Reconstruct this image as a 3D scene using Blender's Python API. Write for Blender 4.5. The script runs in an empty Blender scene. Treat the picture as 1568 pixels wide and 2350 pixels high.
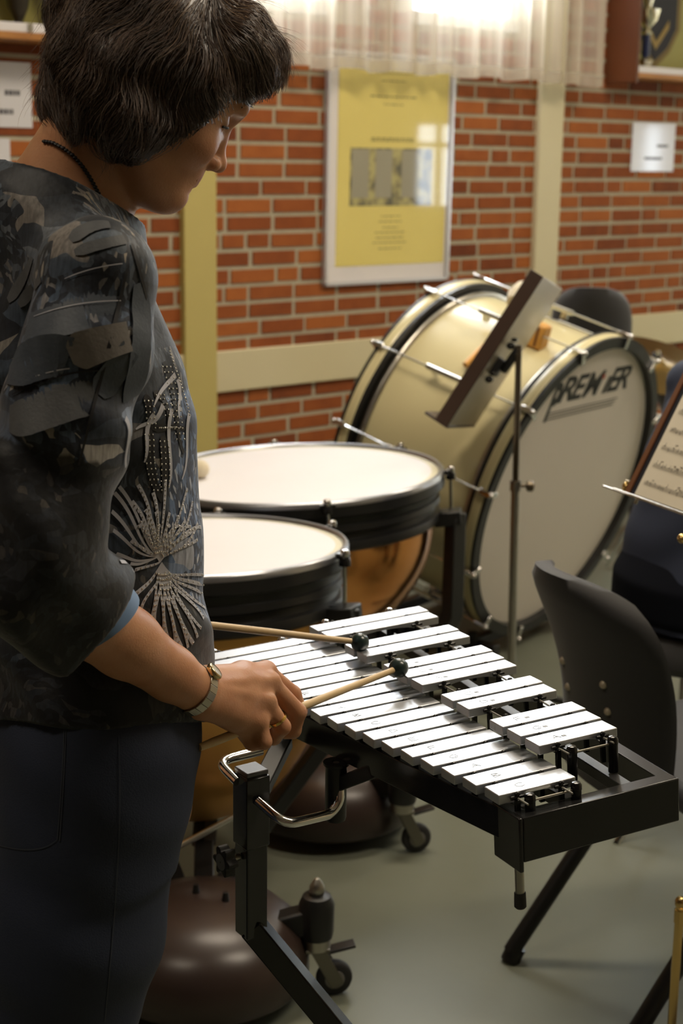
import bpy, bmesh, math, random
import numpy as np
from mathutils import Matrix, Vector
sc = bpy.context.scene
col = sc.collection
rnd = random.Random(7)

# ------------------------------------------------------------------ camera, light, exposure
FPX, PITCH, ROLL, EYE = 3500.0, 0.2292, 0.0147, 1.52
_cp, _sp = math.cos(PITCH), math.sin(PITCH)
C_FWD = Vector((0, _cp, -_sp))
_r0, _u0 = Vector((1, 0, 0)), Vector((0, _sp, _cp))
C_R = _r0 * math.cos(ROLL) + _u0 * math.sin(ROLL)
C_U = -_r0 * math.sin(ROLL) + _u0 * math.cos(ROLL)
C_O = Vector((0, 0, EYE))
cam = bpy.data.cameras.new('camera')
cam_o = bpy.data.objects.new('camera', cam)
col.objects.link(cam_o)
cam_o.matrix_world = Matrix((
    (C_R.x, C_U.x, -C_FWD.x, 0), (C_R.y, C_U.y, -C_FWD.y, 0),
    (C_R.z, C_U.z, -C_FWD.z, EYE), (0, 0, 0, 1)))
cam.sensor_fit = 'VERTICAL'
cam.sensor_height = 36.0
cam.sensor_width = 24.0
cam.lens = FPX / 2350 * 36.0
cam.dof.use_dof = True
cam.dof.focus_distance = 1.74
cam.dof.aperture_fstop = 7.0
cam.clip_start = 0.05
sc.camera = cam_o

vs = sc.view_settings
vs.view_transform = 'Standard'
vs.look = 'None'
vs.gamma = 1
vs.use_curve_mapping = False
vs.exposure = 0.5
sc.cycles.max_bounces = 7
sc.cycles.diffuse_bounces = 3
sc.cycles.glossy_bounces = 3
sc.cycles.transmission_bounces = 4
sc.cycles.transparent_max_bounces = 8
sc.cycles.caustics_reflective = False
sc.cycles.caustics_refractive = False
sc.cycles.sample_clamp_indirect = 4.0

world = bpy.data.worlds.new('sky')
sc.world = world
world.use_nodes = True
wb = world.node_tree.nodes['Background']
wb.inputs[0].default_value = (0.80, 0.90, 1.0, 1)
wb.inputs[1].default_value = 10.0

# the back wall runs away to the right: S along it, WN out of it into the room
TH = 0.85312
WS = Vector((math.sin(TH), math.cos(TH), 0))
WN = Vector((math.cos(TH), -math.sin(TH), 0))

def ray(px, py):
    return C_FWD + C_R * ((px - 784) / FPX) - C_U * ((py - 1175) / FPX)
def at(px, py, y):
    d = ray(px, py); return C_O + d * (y / d.y)
def atz(px, py, z):
    d = ray(px, py); return C_O + d * ((z - EYE) / d.z)
W0 = C_O + ray(600, 400) * 5.48
W0.z = 0
def wal(px, py, off=0.0):
    """Point of the plane that lies off metres in front of the back wall."""
    d = ray(px, py); p0 = W0 + WN * off
    return C_O + d * ((p0 - C_O).dot(WN) / d.dot(WN))
def sz(px, py, off=0.0):
    p = wal(px, py, off); return (p - W0).dot(WS), p.z
def wp(s, z, off=0.0):
    p = W0 + WS * s + WN * off; return Vector((p.x, p.y, z))

def area(name, loc, target, sx, sy, power, color, spread=None):
    l = bpy.data.lights.new(name, 'AREA')
    l.shape = 'RECTANGLE'; l.size = sx; l.size_y = sy
    l.energy = power; l.color = color
    if spread: l.spread = spread
    o = bpy.data.objects.new(name, l); col.objects.link(o)
    o.location = loc
    o.rotation_euler = (Vector(target) - Vector(loc)).to_track_quat('-Z', 'Y').to_euler()
    return o

# daylight through the high window in the back wall, through the window at the right, and the ceiling lamps
def portal(loc, target, sx, sy):
    o = area('window_portal', loc, target, sx, sy, 1, (1, 1, 1)); o.data.cycles.is_portal = True; return o
WINS = [(sz(500, 40)[0], sz(752, 40)[0]), (sz(942, 40)[0], sz(1190, 40)[0])]
WIN_Z0, WIN_Z1 = sz(1060, 34)[1] - .05, 3.16
for _a, _b in WINS:
    _wc = wp((_a + _b) / 2, (WIN_Z0 + WIN_Z1) / 2, -.02)
    portal(_wc, _wc + WN, _b - _a, WIN_Z1 - WIN_Z0)
    area('window_daylight', _wc + WN * .06 + Vector((0, 0, .12)), _wc + WN * 2 - Vector((0, 0, .6)), _b - _a, WIN_Z1 - WIN_Z0 - .24, 30, (0.92, 0.96, 1.0))
portal((4.30, 5.90, 1.47), (0, 5.90, 1.47), .42, .56); portal((4.30, 7.24, 1.35), (0, 7.24, 1.35), .14, .82)
for _x, _y, _w in [(-1.25, 1.0, 13), (1.5, 1.9, 30), (0.2, 3.5, 27), (2.35, 4.9, 30)]:
    area('ceiling_lamp_light', (_x, _y, 3.17), (_x, _y, 0), 1.2, 0.3, _w, (1.0, 0.86, 0.68))

# ------------------------------------------------------------------ helpers
def tag(o, label=None, cat=None, group=None, kind=None):
    if label: o['label'] = label
    if cat: o['category'] = cat
    if group: o['group'] = group
    if kind: o['kind'] = kind
    return o
ROOT = {}
def empty(name, loc=(0, 0, 0), mat=None):
    o = bpy.data.objects.new(name, None)
    o.empty_display_size = 0.05
    m = mat if mat is not None else Matrix.Translation(Vector(loc))
    o.matrix_world = m
    col.objects.link(o)
    ROOT[o.name] = m.copy()
    return o
def root_mat(parent):
    while parent.parent is not None: parent = parent.parent
    return ROOT.get(parent.name, Matrix.Identity(4))

def frame_mat(o, x, y, z):
    return Matrix(((x[0], y[0], z[0], o[0]), (x[1], y[1], z[1], o[1]), (x[2], y[2], z[2], o[2]), (0, 0, 0, 1)))
def basis(z, hint=(0, 0, 1)):
    z = Vector(z).normalized(); h = Vector(hint)
    if abs(z.dot(h.normalized())) > .98: h = Vector((1, 0, 0))
    x = h.cross(z).normalized(); y = z.cross(x)
    return x, y, z

class MB:
    def __init__(s): s.v = []; s.f = []; s.m = []
    def add(s, vs, fs, mi=0):
        k = len(s.v); s.v += [Vector(v) for v in vs]
        for f in fs: s.f.append([i + k for i in f]); s.m.append(mi)
        return s
    def box(s, c, size, M=None, mi=0):
        hx, hy, hz = size[0] / 2, size[1] / 2, size[2] / 2
        vs = [Vector((x * hx, y * hy, z * hz)) for x in (-1, 1) for y in (-1, 1) for z in (-1, 1)]
        if M is not None: vs = [M.to_3x3() @ v for v in vs]
        vs = [v + Vector(c) for v in vs]
        return s.add(vs, [(0, 1, 3, 2), (4, 6, 7, 5), (0, 4, 5, 1), (2, 3, 7, 6), (0, 2, 6, 4), (1, 5, 7, 3)], mi)
    def bar(s, a, b, w, h, hint=(0, 0, 1), mi=0):
        a, b = Vector(a), Vector(b)
        x, y, z = basis(b - a, hint)
        M = frame_mat((0, 0, 0), x, y, z)
        return s.box((a + b) / 2, (w, h, (b - a).length), M, mi)
    def tube(s, pts, r, n=12, cap=True, closed=False, mi=0, flat=1.0, hint=(0, 0, 1)):
        pts = [Vector(p) for p in pts]; N = len(pts)
        rs = r if isinstance(r, (list, tuple)) else [r] * N
        rings = []; up = None
        for i in range(N):
            if closed: t = pts[(i + 1) % N] - pts[i - 1]
            else: t = pts[min(i + 1, N - 1)] - pts[max(i - 1, 0)]
            t.normalize()
            if up is None: x, y, _ = basis(t, hint)
            else:
                x = up - t * up.dot(t); x.normalize(); y = t.cross(x)
            up = x
            rings.append([pts[i] + (x * math.cos(a) + y * math.sin(a) * flat) * rs[i] for a in [2 * math.pi * k / n for k in range(n)]])
        k = len(s.v)
        for rg in rings: s.v += rg
        for i in range(N if closed else N - 1):
            j = (i + 1) % N
            for q in range(n):
                s.f.append([k + i * n + q, k + i * n + (q + 1) % n, k + j * n + (q + 1) % n, k + j * n + q]); s.m.append(mi)
        if cap and not closed:
            s.f.append([k + q for q in range(n)][::-1]); s.m.append(mi)
            s.f.append([k + (N - 1) * n + q for q in range(n)]); s.m.append(mi)
        return s
    def lathe(s, prof, M, n=48, mi=0, cap0=False, cap1=False):
        """prof: (r, h) list; axis = local z of M."""
        k = len(s.v)
        for r, h in prof:
            for q in range(n):
                a = 2 * math.pi * q / n
                s.v.append(M @ Vector((r * math.cos(a), r * math.sin(a), h)))
        for i in range(len(prof) - 1):
            for q in range(n):
                s.f.append([k + i * n + q, k + i * n + (q + 1) % n, k + (i + 1) * n + (q + 1) % n, k + (i + 1) * n + q]); s.m.append(mi)
        if cap0: s.f.append([k + q for q in range(n)][::-1]); s.m.append(mi)
        if cap1: s.f.append([k + (len(prof) - 1) * n + q for q in range(n)]); s.m.append(mi)
        return s
    def ball(s, c, r, n=16, M=None, mi=0):
        r = r if isinstance(r, (list, tuple)) else (r, r, r)
        k = n // 2
        prof = [(math.sin(math.pi * i / k), -math.cos(math.pi * i / k)) for i in range(k + 1)]
        prof[0] = (1e-4, -1); prof[-1] = (1e-4, 1)
        A = Matrix.Translation(Vector(c)) @ (M.to_4x4() if M is not None else Matrix.Identity(4)) @ Matrix.Diagonal((*r, 1))
        return s.lathe(prof, A, n, mi)
    def prism(s, poly, M, h, mi=0):
        """closed polygon in local xy of M, pushed from z=0 to z=h"""
        n = len(poly)
        vs = [M @ Vector((x, y, 0)) for x, y in poly] + [M @ Vector((x, y, h)) for x, y in poly]
        fs = [list(range(n))[::-1], [n + i for i in range(n)]] + [[i, (i + 1) % n, n + (i + 1) % n, n + i] for i in range(n)]
        return s.add(vs, fs, mi)
    def build(s, name, mat, parent=None, local=False, smooth=True, angle=35, bevel=0, seg=2):
        me = bpy.data.meshes.new(name)
        vs = s.v
        if parent is not None and not local:
            inv = root_mat(parent).inverted(); vs = [inv @ v for v in vs]
        me.from_pydata([tuple(v) for v in vs], [], s.f)
        mats = mat if isinstance(mat, (list, tuple)) else [mat]
        for m in mats: me.materials.append(m)
        if len(mats) > 1: me.polygons.foreach_set('material_index', s.m)
        bm = bmesh.new(); bm.from_mesh(me)
        bmesh.ops.recalc_face_normals(bm, faces=bm.faces)
        bm.to_mesh(me); bm.free()
        if smooth:
            me.polygons.foreach_set('use_smooth', [True] * len(me.polygons))
            me.set_sharp_from_angle(angle=math.radians(angle))
        o = bpy.data.objects.new(name, me); col.objects.link(o)
        if parent is not None: o.parent = parent
        if bevel:
            b = o.modifiers.new('bevel', 'BEVEL'); b.width = bevel; b.segments = seg; b.limit_method = 'ANGLE'; b.angle_limit = math.radians(40)
        return o

# ------------------------------------------------------------------ materials
def mat(name, color, rough=0.5, metal=0.0, spec=0.5, bump=None, vary=None, coat=0.0, sss=0.0, sheen=0.0):
    m = bpy.data.materials.new(name); m.use_nodes = True
    nt = m.node_tree; b = nt.nodes['Principled BSDF']
    b.inputs['Base Color'].default_value = (*color, 1)
    b.inputs['Roughness'].default_value = rough
    b.inputs['Metallic'].default_value = metal
    b.inputs['Specular IOR Level'].default_value = spec
    if coat: b.inputs['Coat Weight'].default_value = coat; b.inputs['Coat Roughness'].default_value = 0.08
    if sss:
        b.inputs['Subsurface Weight'].default_value = sss
        b.inputs['Subsurface Radius'].default_value = (0.012, 0.004, 0.002)
        b.inputs['Subsurface Scale'].default_value = 1.0
    if sheen: b.inputs['Sheen Weight'].default_value = sheen; b.inputs['Sheen Roughness'].default_value = 0.5
    tc = None
    if bump or vary:
        tc = nt.nodes.new('ShaderNodeTexCoord')
    if vary:  # (scale, amount, color2)
        nz = nt.nodes.new('ShaderNodeTexNoise'); nz.inputs['Scale'].default_value = vary[0]; nz.inputs['Detail'].default_value = 5
        nt.links.new(tc.outputs['Object'], nz.inputs['Vector'])
        rp = nt.nodes.new('ShaderNodeValToRGB')
        rp.color_ramp.elements[0].position = 0.5 - vary[1]; rp.color_ramp.elements[1].position = 0.5 + vary[1]
        rp.color_ramp.elements[0].color = (*color, 1); rp.color_ramp.elements[1].color = (*vary[2], 1)
        nt.links.new(nz.outputs['Fac'], rp.inputs['Fac'])
        nt.links.new(rp.outputs['Color'], b.inputs['Base Color'])
    if bump:  # (scale, strength, distance)
        nz = nt.nodes.new('ShaderNodeTexNoise'); nz.inputs['Scale'].default_value = bump[0]; nz.inputs['Detail'].default_value = 6
        nt.links.new(tc.outputs['Object'], nz.inputs['Vector'])
        bp = nt.nodes.new('ShaderNodeBump'); bp.inputs['Strength'].default_value = bump[1]; bp.inputs['Distance'].default_value = bump[2]
        nt.links.new(nz.outputs['Fac'], bp.inputs['Height'])
        nt.links.new(bp.outputs['Normal'], b.inputs['Normal'])
    return m

M = {}
M['black'] = mat('black_paint', (0.010, 0.010, 0.010), 0.38, 0, 0.5)
M['black_matt'] = mat('black_matt', (0.012, 0.012, 0.011), 0.6)
M['black_gloss'] = mat('black_gloss', (0.008, 0.008, 0.008), 0.2)
M['rubber'] = mat('rubber', (0.02, 0.02, 0.02), 0.7)
M['chrome'] = mat('chrome', (0.75, 0.74, 0.72), 0.12, 1.0)
M['steel'] = mat('worn_steel', (0.45, 0.43, 0.38), 0.3, 1.0)
M['brass'] = mat('brass', (0.72, 0.50, 0.20), 0.22, 1.0)
M['copper'] = mat('copper', (0.78, 0.36, 0.12), 0.16, 1.0, vary=(9, .25, (0.66, 0.27, 0.08)))
M['cream_paint'] = mat('cream_paint', (0.62, 0.56, 0.36), 0.5, vary=(1.5, .3, (0.58, 0.51, 0.31)))
M['cream_post'] = mat('yellow_cream_paint', (0.52, 0.43, 0.14), 0.5, vary=(1.2, .3, (0.47, 0.39, 0.13)))
M['drum_cream'] = mat('cream_lacquer', (0.60, 0.53, 0.30), 0.28, 0, 0.45, coat=0.2)
M['drum_skin'] = mat('drum_skin', (0.60, 0.55, 0.48), 0.5, vary=(5, .3, (0.55, 0.50, 0.43)))
M['timp_skin'] = mat('timpani_skin', (0.80, 0.79, 0.81), 0.45, vary=(3, .3, (0.76, 0.73, 0.74)))
M['timp_collar'] = mat('skin_collar', (0.66, 0.62, 0.46), 0.4)
M['white_paper'] = mat('white_paper', (0.72, 0.72, 0.74), 0.6)
M['laminate'] = mat('laminated_paper', (0.66, 0.66, 0.70), 0.18, coat=0.6)
M['ink'] = mat('grey_ink', (0.07, 0.07, 0.08), 0.6)
M['wood_orange'] = mat('orange_wood', (0.42, 0.19, 0.05), 0.4, vary=(6, .2, (0.34, 0.14, 0.035)))
M['wood_red'] = mat('red_brown_wood', (0.13, 0.040, 0.012), 0.4, vary=(4, .25, (0.095, 0.028, 0.009)))
M['wood_pale'] = mat('pale_stick_wood', (0.74, 0.55, 0.30), 0.45, vary=(30, .25, (0.66, 0.47, 0.24)))
M['wood_amber'] = mat('amber_wood', (0.60, 0.30, 0.06), 0.4)
# ------------------------------------------------------------------ the room
FLOOR = mat('green_grey_lino', (0.150, 0.160, 0.118), 0.42, 0, 0.4, vary=(2.2, .22, (0.185, 0.195, 0.15)), bump=(60, .08, .002))
mb = MB(); mb.box((1.0, 3.6, -0.05), (11, 12.4, 0.1))
tag(mb.build('floor', FLOOR, smooth=False), kind='structure')
CEIL = mat('ceiling_paint', (0.62, 0.56, 0.44), 0.8)
mb = MB(); mb.box((1.0, 3.2, 3.30), (11, 13.4, 0.1))
tag(mb.build('ceiling', CEIL, smooth=False), kind='structure')
PLASTER = mat('plaster', (0.50, 0.42, 0.28), 0.8)
DIMWALL = mat('low_bounce_plaster', (0.12, 0.075, 0.04), 0.6)  # unseen walls made dark to cut the light they bounce back
mb = MB(); mb.box((1.0, -2.45, 1.5), (11, 0.1, 3.5)); tag(mb.build('wall_front', DIMWALL, smooth=False), kind='structure')
mb = MB(); mb.box((-3.2, 1.2, 1.5), (0.1, 7.4, 3.5)); tag(mb.build('wall_left', DIMWALL, smooth=False), kind='structure')
# right wall with its window opening
def xwall(m, y0, y1, z0, z1): m.box((4.35, (y0 + y1) / 2, (z0 + z1) / 2), (.1, y1 - y0, z1 - z0))
mb = MB(); Y2, Y3 = (5.70, 6.10, 1.19, 1.75), (7.17, 7.31, .94, 1.76)
xwall(mb, -2.5, Y2[0], 0, 3.25); xwall(mb, Y2[1], Y3[0], 0, 3.25); xwall(mb, Y3[1], 9.7, 0, 3.25)
for q in (Y2, Y3): xwall(mb, q[0], q[1], 0, q[2]); xwall(mb, q[0], q[1], q[3], 3.25)
tag(mb.build('wall_right', PLASTER, smooth=False), kind='structure')
GLASS = bpy.data.materials.new('window_glass'); GLASS.use_nodes = True
_n = GLASS.node_tree; _n.nodes.clear()
_o = _n.nodes.new('ShaderNodeOutputMaterial'); _t = _n.nodes.new('ShaderNodeBsdfTransparent'); _g = _n.nodes.new('ShaderNodeBsdfGlossy')
_g.inputs['Roughness'].default_value = 0.02
_fr = _n.nodes.new('ShaderNodeFresnel'); _fr.inputs['IOR'].default_value = 1.45
_m = _n.nodes.new('ShaderNodeMixShader')
_ge = _n.nodes.new('ShaderNodeNewGeometry'); _su = _n.nodes.new('ShaderNodeMath'); _su.operation = 'SUBTRACT'; _su.inputs[0].default_value = 1
_mf = _n.nodes.new('ShaderNodeMath'); _mf.operation = 'MULTIPLY'
_n.links.new(_ge.outputs['Backfacing'], _su.inputs[1]); _n.links.new(_su.outputs[0], _mf.inputs[0]); _n.links.new(_fr.outputs[0], _mf.inputs[1])
_n.links.new(_mf.outputs[0], _m.inputs[0]); _n.links.new(_t.outputs[0], _m.inputs[1]); _n.links.new(_g.outputs[0], _m.inputs[2]); _n.links.new(_m.outputs[0], _o.inputs[0])
WHITE_FRAME = mat('white_window_paint', (0.7, 0.7, 0.68), 0.4)
for nm, q in (('window_2', Y2), ('window_3', Y3)):
    mb = MB(); mb.box((4.36, (q[0] + q[1]) / 2, (q[2] + q[3]) / 2), (.006, q[1] - q[0], q[3] - q[2])); w2 = mb.build(nm, GLASS, smooth=False); tag(w2, kind='structure')
    mb = MB()
    for yy in (q[0], q[1]): mb.box((4.345, yy, (q[2] + q[3]) / 2), (.08, .05, q[3] - q[2]))
    if q is Y2: mb.box((4.345, 5.86, 1.47), (.06, .04, .56)); mb.box((4.345, 5.9, 1.60), (.06, .4, .03))
    for zz in (q[2], q[3]): mb.box((4.345, (q[0] + q[1]) / 2, zz), (.08, q[1] - q[0] + .05, .05))
    mb.build('window_frame', WHITE_FRAME, w2)

# back wall: brick courses laid one by one, random bond, around the high window
s_l, s_r = -3.3, 4.6
BRICK = bpy.data.materials.new('red_brick'); BRICK.use_nodes = True
_n = BRICK.node_tree; _b = _n.nodes['Principled BSDF']; _b.inputs['Roughness'].default_value = 0.8; _b.inputs['Specular IOR Level'].default_value = 0.25
_a = _n.nodes.new('ShaderNodeAttribute'); _a.attribute_name = 'brick_tone'
_tc = _n.nodes.new('ShaderNodeTexCoord'); _nz = _n.nodes.new('ShaderNodeTexNoise'); _nz.inputs['Scale'].default_value = 14; _nz.inputs['Detail'].default_value = 4
_n.links.new(_tc.outputs['Object'], _nz.inputs['Vector'])
_ad = _n.nodes.new('ShaderNodeMath'); _ad.operation = 'MULTIPLY_ADD'; _ad.inputs[1].default_value = 0.55; _ad.inputs[2].default_value = -0.2
_n.links.new(_nz.outputs['Fac'], _ad.inputs[0])
_ad2 = _n.nodes.new('ShaderNodeMath'); _ad2.operation = 'ADD'
_n.links.new(_a.outputs['Fac'], _ad2.inputs[0]); _n.links.new(_ad.outputs[0], _ad2.inputs[1])
_rp = _n.nodes.new('ShaderNodeValToRGB')
_rp.color_ramp.elements[0].color = (0.135, 0.035, 0.012, 1); _rp.color_ramp.elements[1].color = (0.36, 0.112, 0.026, 1)
_e = _rp.color_ramp.elements.new(0.5); _e.color = (0.25, 0.067, 0.017, 1)
_n.links.new(_ad2.outputs[0], _rp.inputs['Fac']); _n.links.new(_rp.outputs['Color'], _b.inputs['Base Color'])
_bp = _n.nodes.new('ShaderNodeBump'); _bp.inputs['Strength'].default_value = .35; _bp.inputs['Distance'].default_value = .004
_nz2 = _n.nodes.new('ShaderNodeTexNoise'); _nz2.inputs['Scale'].default_value = 45
_n.links.new(_tc.outputs['Object'], _nz2.inputs['Vector']); _n.links.new(_nz2.outputs['Fac'], _bp.inputs['Height']); _n.links.new(_bp.outputs['Normal'], _b.inputs['Normal'])
MORTAR = mat('mortar', (0.44, 0.40, 0.29), 0.9, 0, 0.2, vary=(30, .3, (0.38, 0.34, 0.25)))
z_ref = sz(600, 410.5)[1]
COURSE, BL, JT = 0.0625, 0.196, 0.0165
WMAT = frame_mat(W0, WS, -WN, (0, 0, 1))   # local x along the wall, local z up
mb = MB()
def wbox(m, s0, s1, z0, z1, o0, o1, mi=0):
    m.add([wp(s, z, o) for s in (s0, s1) for o in (o0, o1) for z in (z0, z1)],
          [(0, 1, 3, 2), (4, 6, 7, 5), (0, 4, 5, 1), (2, 3, 7, 6), (0, 2, 6, 4), (1, 5, 7, 3)], mi)
wbox(mb, s_l, s_r, 0, WIN_Z0, -.12, 0, 1); wbox(mb, s_l, s_r, WIN_Z1, 3.25, -.12, 0, 1)
for _a, _b in ((s_l, WINS[0][0]), (WINS[0][1], WINS[1][0]), (WINS[1][1], s_r)): wbox(mb, _a, _b, WIN_Z0, WIN_Z1, -.12, 0, 1)
nf0 = len(mb.f)
tones = []
k0 = int(z_ref / COURSE) + 1
for k in range(-k0, int((3.25 - z_ref) / COURSE) + 1):
    z0 = z_ref + k * COURSE + JT / 2; z1 = z0 + COURSE - JT
    if z0 < 0: continue
    s = s_l + rnd.uniform(0, .2)
    while s < s_r - .1:
        L = BL if rnd.random() < .8 else .094
        e = min(s + L, s_r)
        if not (z1 > WIN_Z0 and z0 < WIN_Z1 and any(e > _a and s < _b for _a, _b in WINS)):
            d = rnd.uniform(-.0012, .0012); j = rnd.uniform(.003, .006)
            wbox(mb, s, e, z0 + d, z1 + d, -.01, j, 0)
            tones += [min(1, max(0, rnd.gauss(.5, .18)))] * 6
        s = e + JT * rnd.uniform(.85, 1.2)
wall = mb.build('wall_back', [BRICK, MORTAR], smooth=False)
_at = wall.data.attributes.new('brick_tone', 'FLOAT', 'FACE')
_at.data.foreach_set('value', [0.5] * nf0 + tones)
tag(wall, kind='structure')

# cream timber posts and the dado board
def wallboard(name, s0, s1, z0, z1, o0, o1, m, kind='structure', parent=None, bevel=.003):
    b = MB(); wbox(b, s0, s1, z0, z1, o0, o1); o = b.build(name, m, parent, bevel=bevel)
    if kind: o['kind'] = kind
    return o
p1 = (sz(412, 600)[0], sz(486.5, 600)[0]); p2 = (sz(1224, 400)[0], sz(1277, 400)[0])
wallboard('trim_1', p1[0], p1[1], 0, 3.25, -.005, .03, M['cream_post'])
wallboard('trim_2', p2[0], p2[1], 0, 3.25, -.005, .03, M['cream_paint'])
dz0, dz1 = sz(778, 868.5)[1], sz(778, 781.4)[1]
wallboard('trim_3', s_l, p1[0], dz0, dz1, -.005, .024, M['cream_paint'])
wallboard('trim_4', p1[1], p2[0], dz0, dz1, -.005, .024, M['cream_paint'])
wallboard('trim_5', p2[1], s_r, dz0, dz1, -.005, .024, M['cream_paint'])
# high window: frame and pane, daylight outside
for nm, (_a, _b) in zip(('window_1', 'window_4'), WINS):
    b = MB(); wbox(b, _a, _b, WIN_Z0, WIN_Z1, -.075, -.07); win = b.build(nm, GLASS, smooth=False); tag(win, kind='structure')
    b = MB()
    for s in (_a + .02, _b - .02): wbox(b, s - .025, s + .025, WIN_Z0, WIN_Z1, -.11, -.03)
    wbox(b, _a, _b, WIN_Z0, WIN_Z0 + .05, -.11, .01); wbox(b, _a, _b, WIN_Z1 - .05, WIN_Z1, -.11, -.03)
    b.build('window_frame', WHITE_FRAME, win)

# sheer curtain in front of the window
CURT = bpy.data.materials.new('sheer_curtain'); CURT.use_nodes = True
_n = CURT.node_tree; _n.nodes.clear()
_o = _n.nodes.new('ShaderNodeOutputMaterial')
_t = _n.nodes.new('ShaderNodeBsdfTransparent'); _t.inputs[0].default_value = (1, 1, 1, 1)
_tl = _n.nodes.new('ShaderNodeBsdfTranslucent'); _tl.inputs[0].default_value = (0.78, 0.72, 0.62, 1)
_d = _n.nodes.new('ShaderNodeBsdfDiffuse'); _d.inputs[0].default_value = (0.74, 0.68, 0.58, 1)
_m1 = _n.nodes.new('ShaderNodeMixShader'); _m1.inputs[0].default_value = .5
_m2 = _n.nodes.new('ShaderNodeMixShader'); _m2.inputs[0].default_value = .54
_n.links.new(_tl.outputs[0], _m1.inputs[1]); _n.links.new(_d.outputs[0], _m1.inputs[2])
_wa = _n.nodes.new('ShaderNodeAttribute'); _wa.attribute_name = 'fold_shade_weave'
_wm = _n.nodes.new('ShaderNodeMapRange'); _wm.inputs['To Min'].default_value = .38; _wm.inputs['To Max'].default_value = .86
_n.links.new(_wa.outputs['Fac'], _wm.inputs['Value']); _n.links.new(_wm.outputs[0], _m2.inputs[0])
_n.links.new(_t.outputs[0], _m2.inputs[1]); _n.links.new(_m1.outputs[0], _m2.inputs[2]); _n.links.new(_m2.outputs[0], _o.inputs[0])
def sheer(name, s0, s1, zb0, zb1, off, label, group):
    b = MB(); n = int((s1 - s0) / .008); rows = 14; zt = 3.22
    ph = rnd.uniform(0, 6)
    for i in range(n + 1):
        s = s0 + (s1 - s0) * i / n; t = i / n
        o = off + .026 * math.sin(s * 52 + ph + 1.3 * math.sin(s * 9)) + .012 * math.sin(s * 23 + 2 * ph)
        zb = zb0 + (zb1 - zb0) * t + .006 * math.sin(s * 26)
        for r in range(rows + 1):
            b.v.append(wp(s, zt + (zb - zt) * r / rows, off + (o - off) * (.5 + .5 * r / rows)))
    for i in range(n):
        for r in range(rows):
            k = i * (rows + 1) + r; b.f.append([k, k + rows + 1, k + rows + 2, k + 1]); b.m.append(0)
    c = b.build(name, CURT, angle=180)
    fold_wv = []  # shading of the folds, with finer weave stripes, put into the cloth's opacity
    for i in range(n + 1):
        s = s0 + (s1 - s0) * i / n
        q = .45 + .30 * math.sin(s * 52 + ph + 1.3 * math.sin(s * 9)) + .22 * math.sin(s * 131 + 2 * math.sin(s * 17)) + .15 * math.sin(s * 310)
        for r in range(rows + 1): fold_wv.append(min(1, max(0, q)))
    c.data.attributes.new('fold_shade_weave', 'FLOAT', 'POINT').data.foreach_set('value', fold_wv)
    tag(c, label, 'curtain', group)
    # hem
    h = MB()
    for side in (-.0012, .0012):
        k = len(h.v)
        for i in range(n + 1):
            p = b.v[i * (rows + 1) + rows]
            h.v.append(p + WN * side); h.v.append(p + WN * side + Vector((0, 0, .045)))
        for i in range(n): h.f.append([k + 2 * i, k + 2 * i + 2, k + 2 * i + 3, k + 2 * i + 1]); h.m.append(0)
    h.build('hem', CURT, c, local=True, angle=180)
    return c
E0 = .12
_a0, _z0 = sz(500, 150, E0); _a1, _z1 = sz(1291, 183, E0)
sheer('sheer_curtain', _a0, _a1, sz(655, 152, E0)[1], sz(1300, 190, E0)[1], E0, 'wide sheer white curtain hanging over the bright window above the yellow poster', 'sheer window curtains')
_a0, _ = sz(1294, 183, E0 + .03); _a1, _ = sz(1388, 183, E0 + .03)
sheer('sheer_curtain', _a0, _a1, sz(1295, 196, E0)[1], sz(1385, 200, E0)[1], E0 + .03, 'narrow beige curtain end hanging beside the red brown cabinet side', 'sheer window curtains')
# ------------------------------------------------------------------ framed poster
OFP = 0.012
ps0, pzb = sz(741, 657, OFP); ps1, _ = sz(1024, 645, OFP)
pzt = 1.90
pst0, _ = sz(752, 155, OFP); pst1, _ = sz(1039, 180, OFP)
poster = empty('framed_poster', wp((ps0 + ps1) / 2, pzb, 0))
tag(poster, 'tall yellow poster with grey photo in a thin silver frame on brick wall', 'poster')
lean = ((pst0 - ps0) + (pst1 - ps1)) / 2 / (sz(752, 155, OFP)[1] - pzb)   # hangs a touch askew
def pp(s, z, off): return wp(s + lean * (z - pzb), z, off)
def pbox(b, s0, s1, z0, z1, o0, o1, mi=0):
    b.add([pp(s, z, o) for s in (s0, s1) for o in (o0, o1) for z in (z0, z1)],
          [(0, 1, 3, 2), (4, 6, 7, 5), (0, 4, 5, 1), (2, 3, 7, 6), (0, 2, 6, 4), (1, 5, 7, 3)], mi)
b = MB(); fw = .012
pbox(b, ps0, ps0 + fw, pzb, pzt, .004, .026); pbox(b, ps1 - fw, ps1, pzb, pzt, .004, .026)
pbox(b, ps0, ps1, pzb, pzb + fw, .004, .026); pbox(b, ps0, ps1, pzt - fw, pzt, .004, .026)
b.build('frame', mat('silver_frame', (0.62, 0.61, 0.62), 0.3, 0.6), poster, smooth=False)
b = MB(); pbox(b, ps0 + .004, ps1 - .004, pzb + .004, pzt - .004, .005, .012)
b.build('mount', mat('mount_board', (0.74, 0.70, 0.69), 0.6), poster, smooth=False)
ys0, yz0 = sz(769, 613, OFP); ys1 = ps1 - .022
b = MB(); pbox(b, ys0, ys1, yz0, pzt - .03, .012, .0135)
YEL = mat('yellow_print', (0.74, 0.62, 0.17), 0.5, vary=(3.5, .3, (0.68, 0.56, 0.14)))
b.build('print', YEL, poster, smooth=False)
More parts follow.
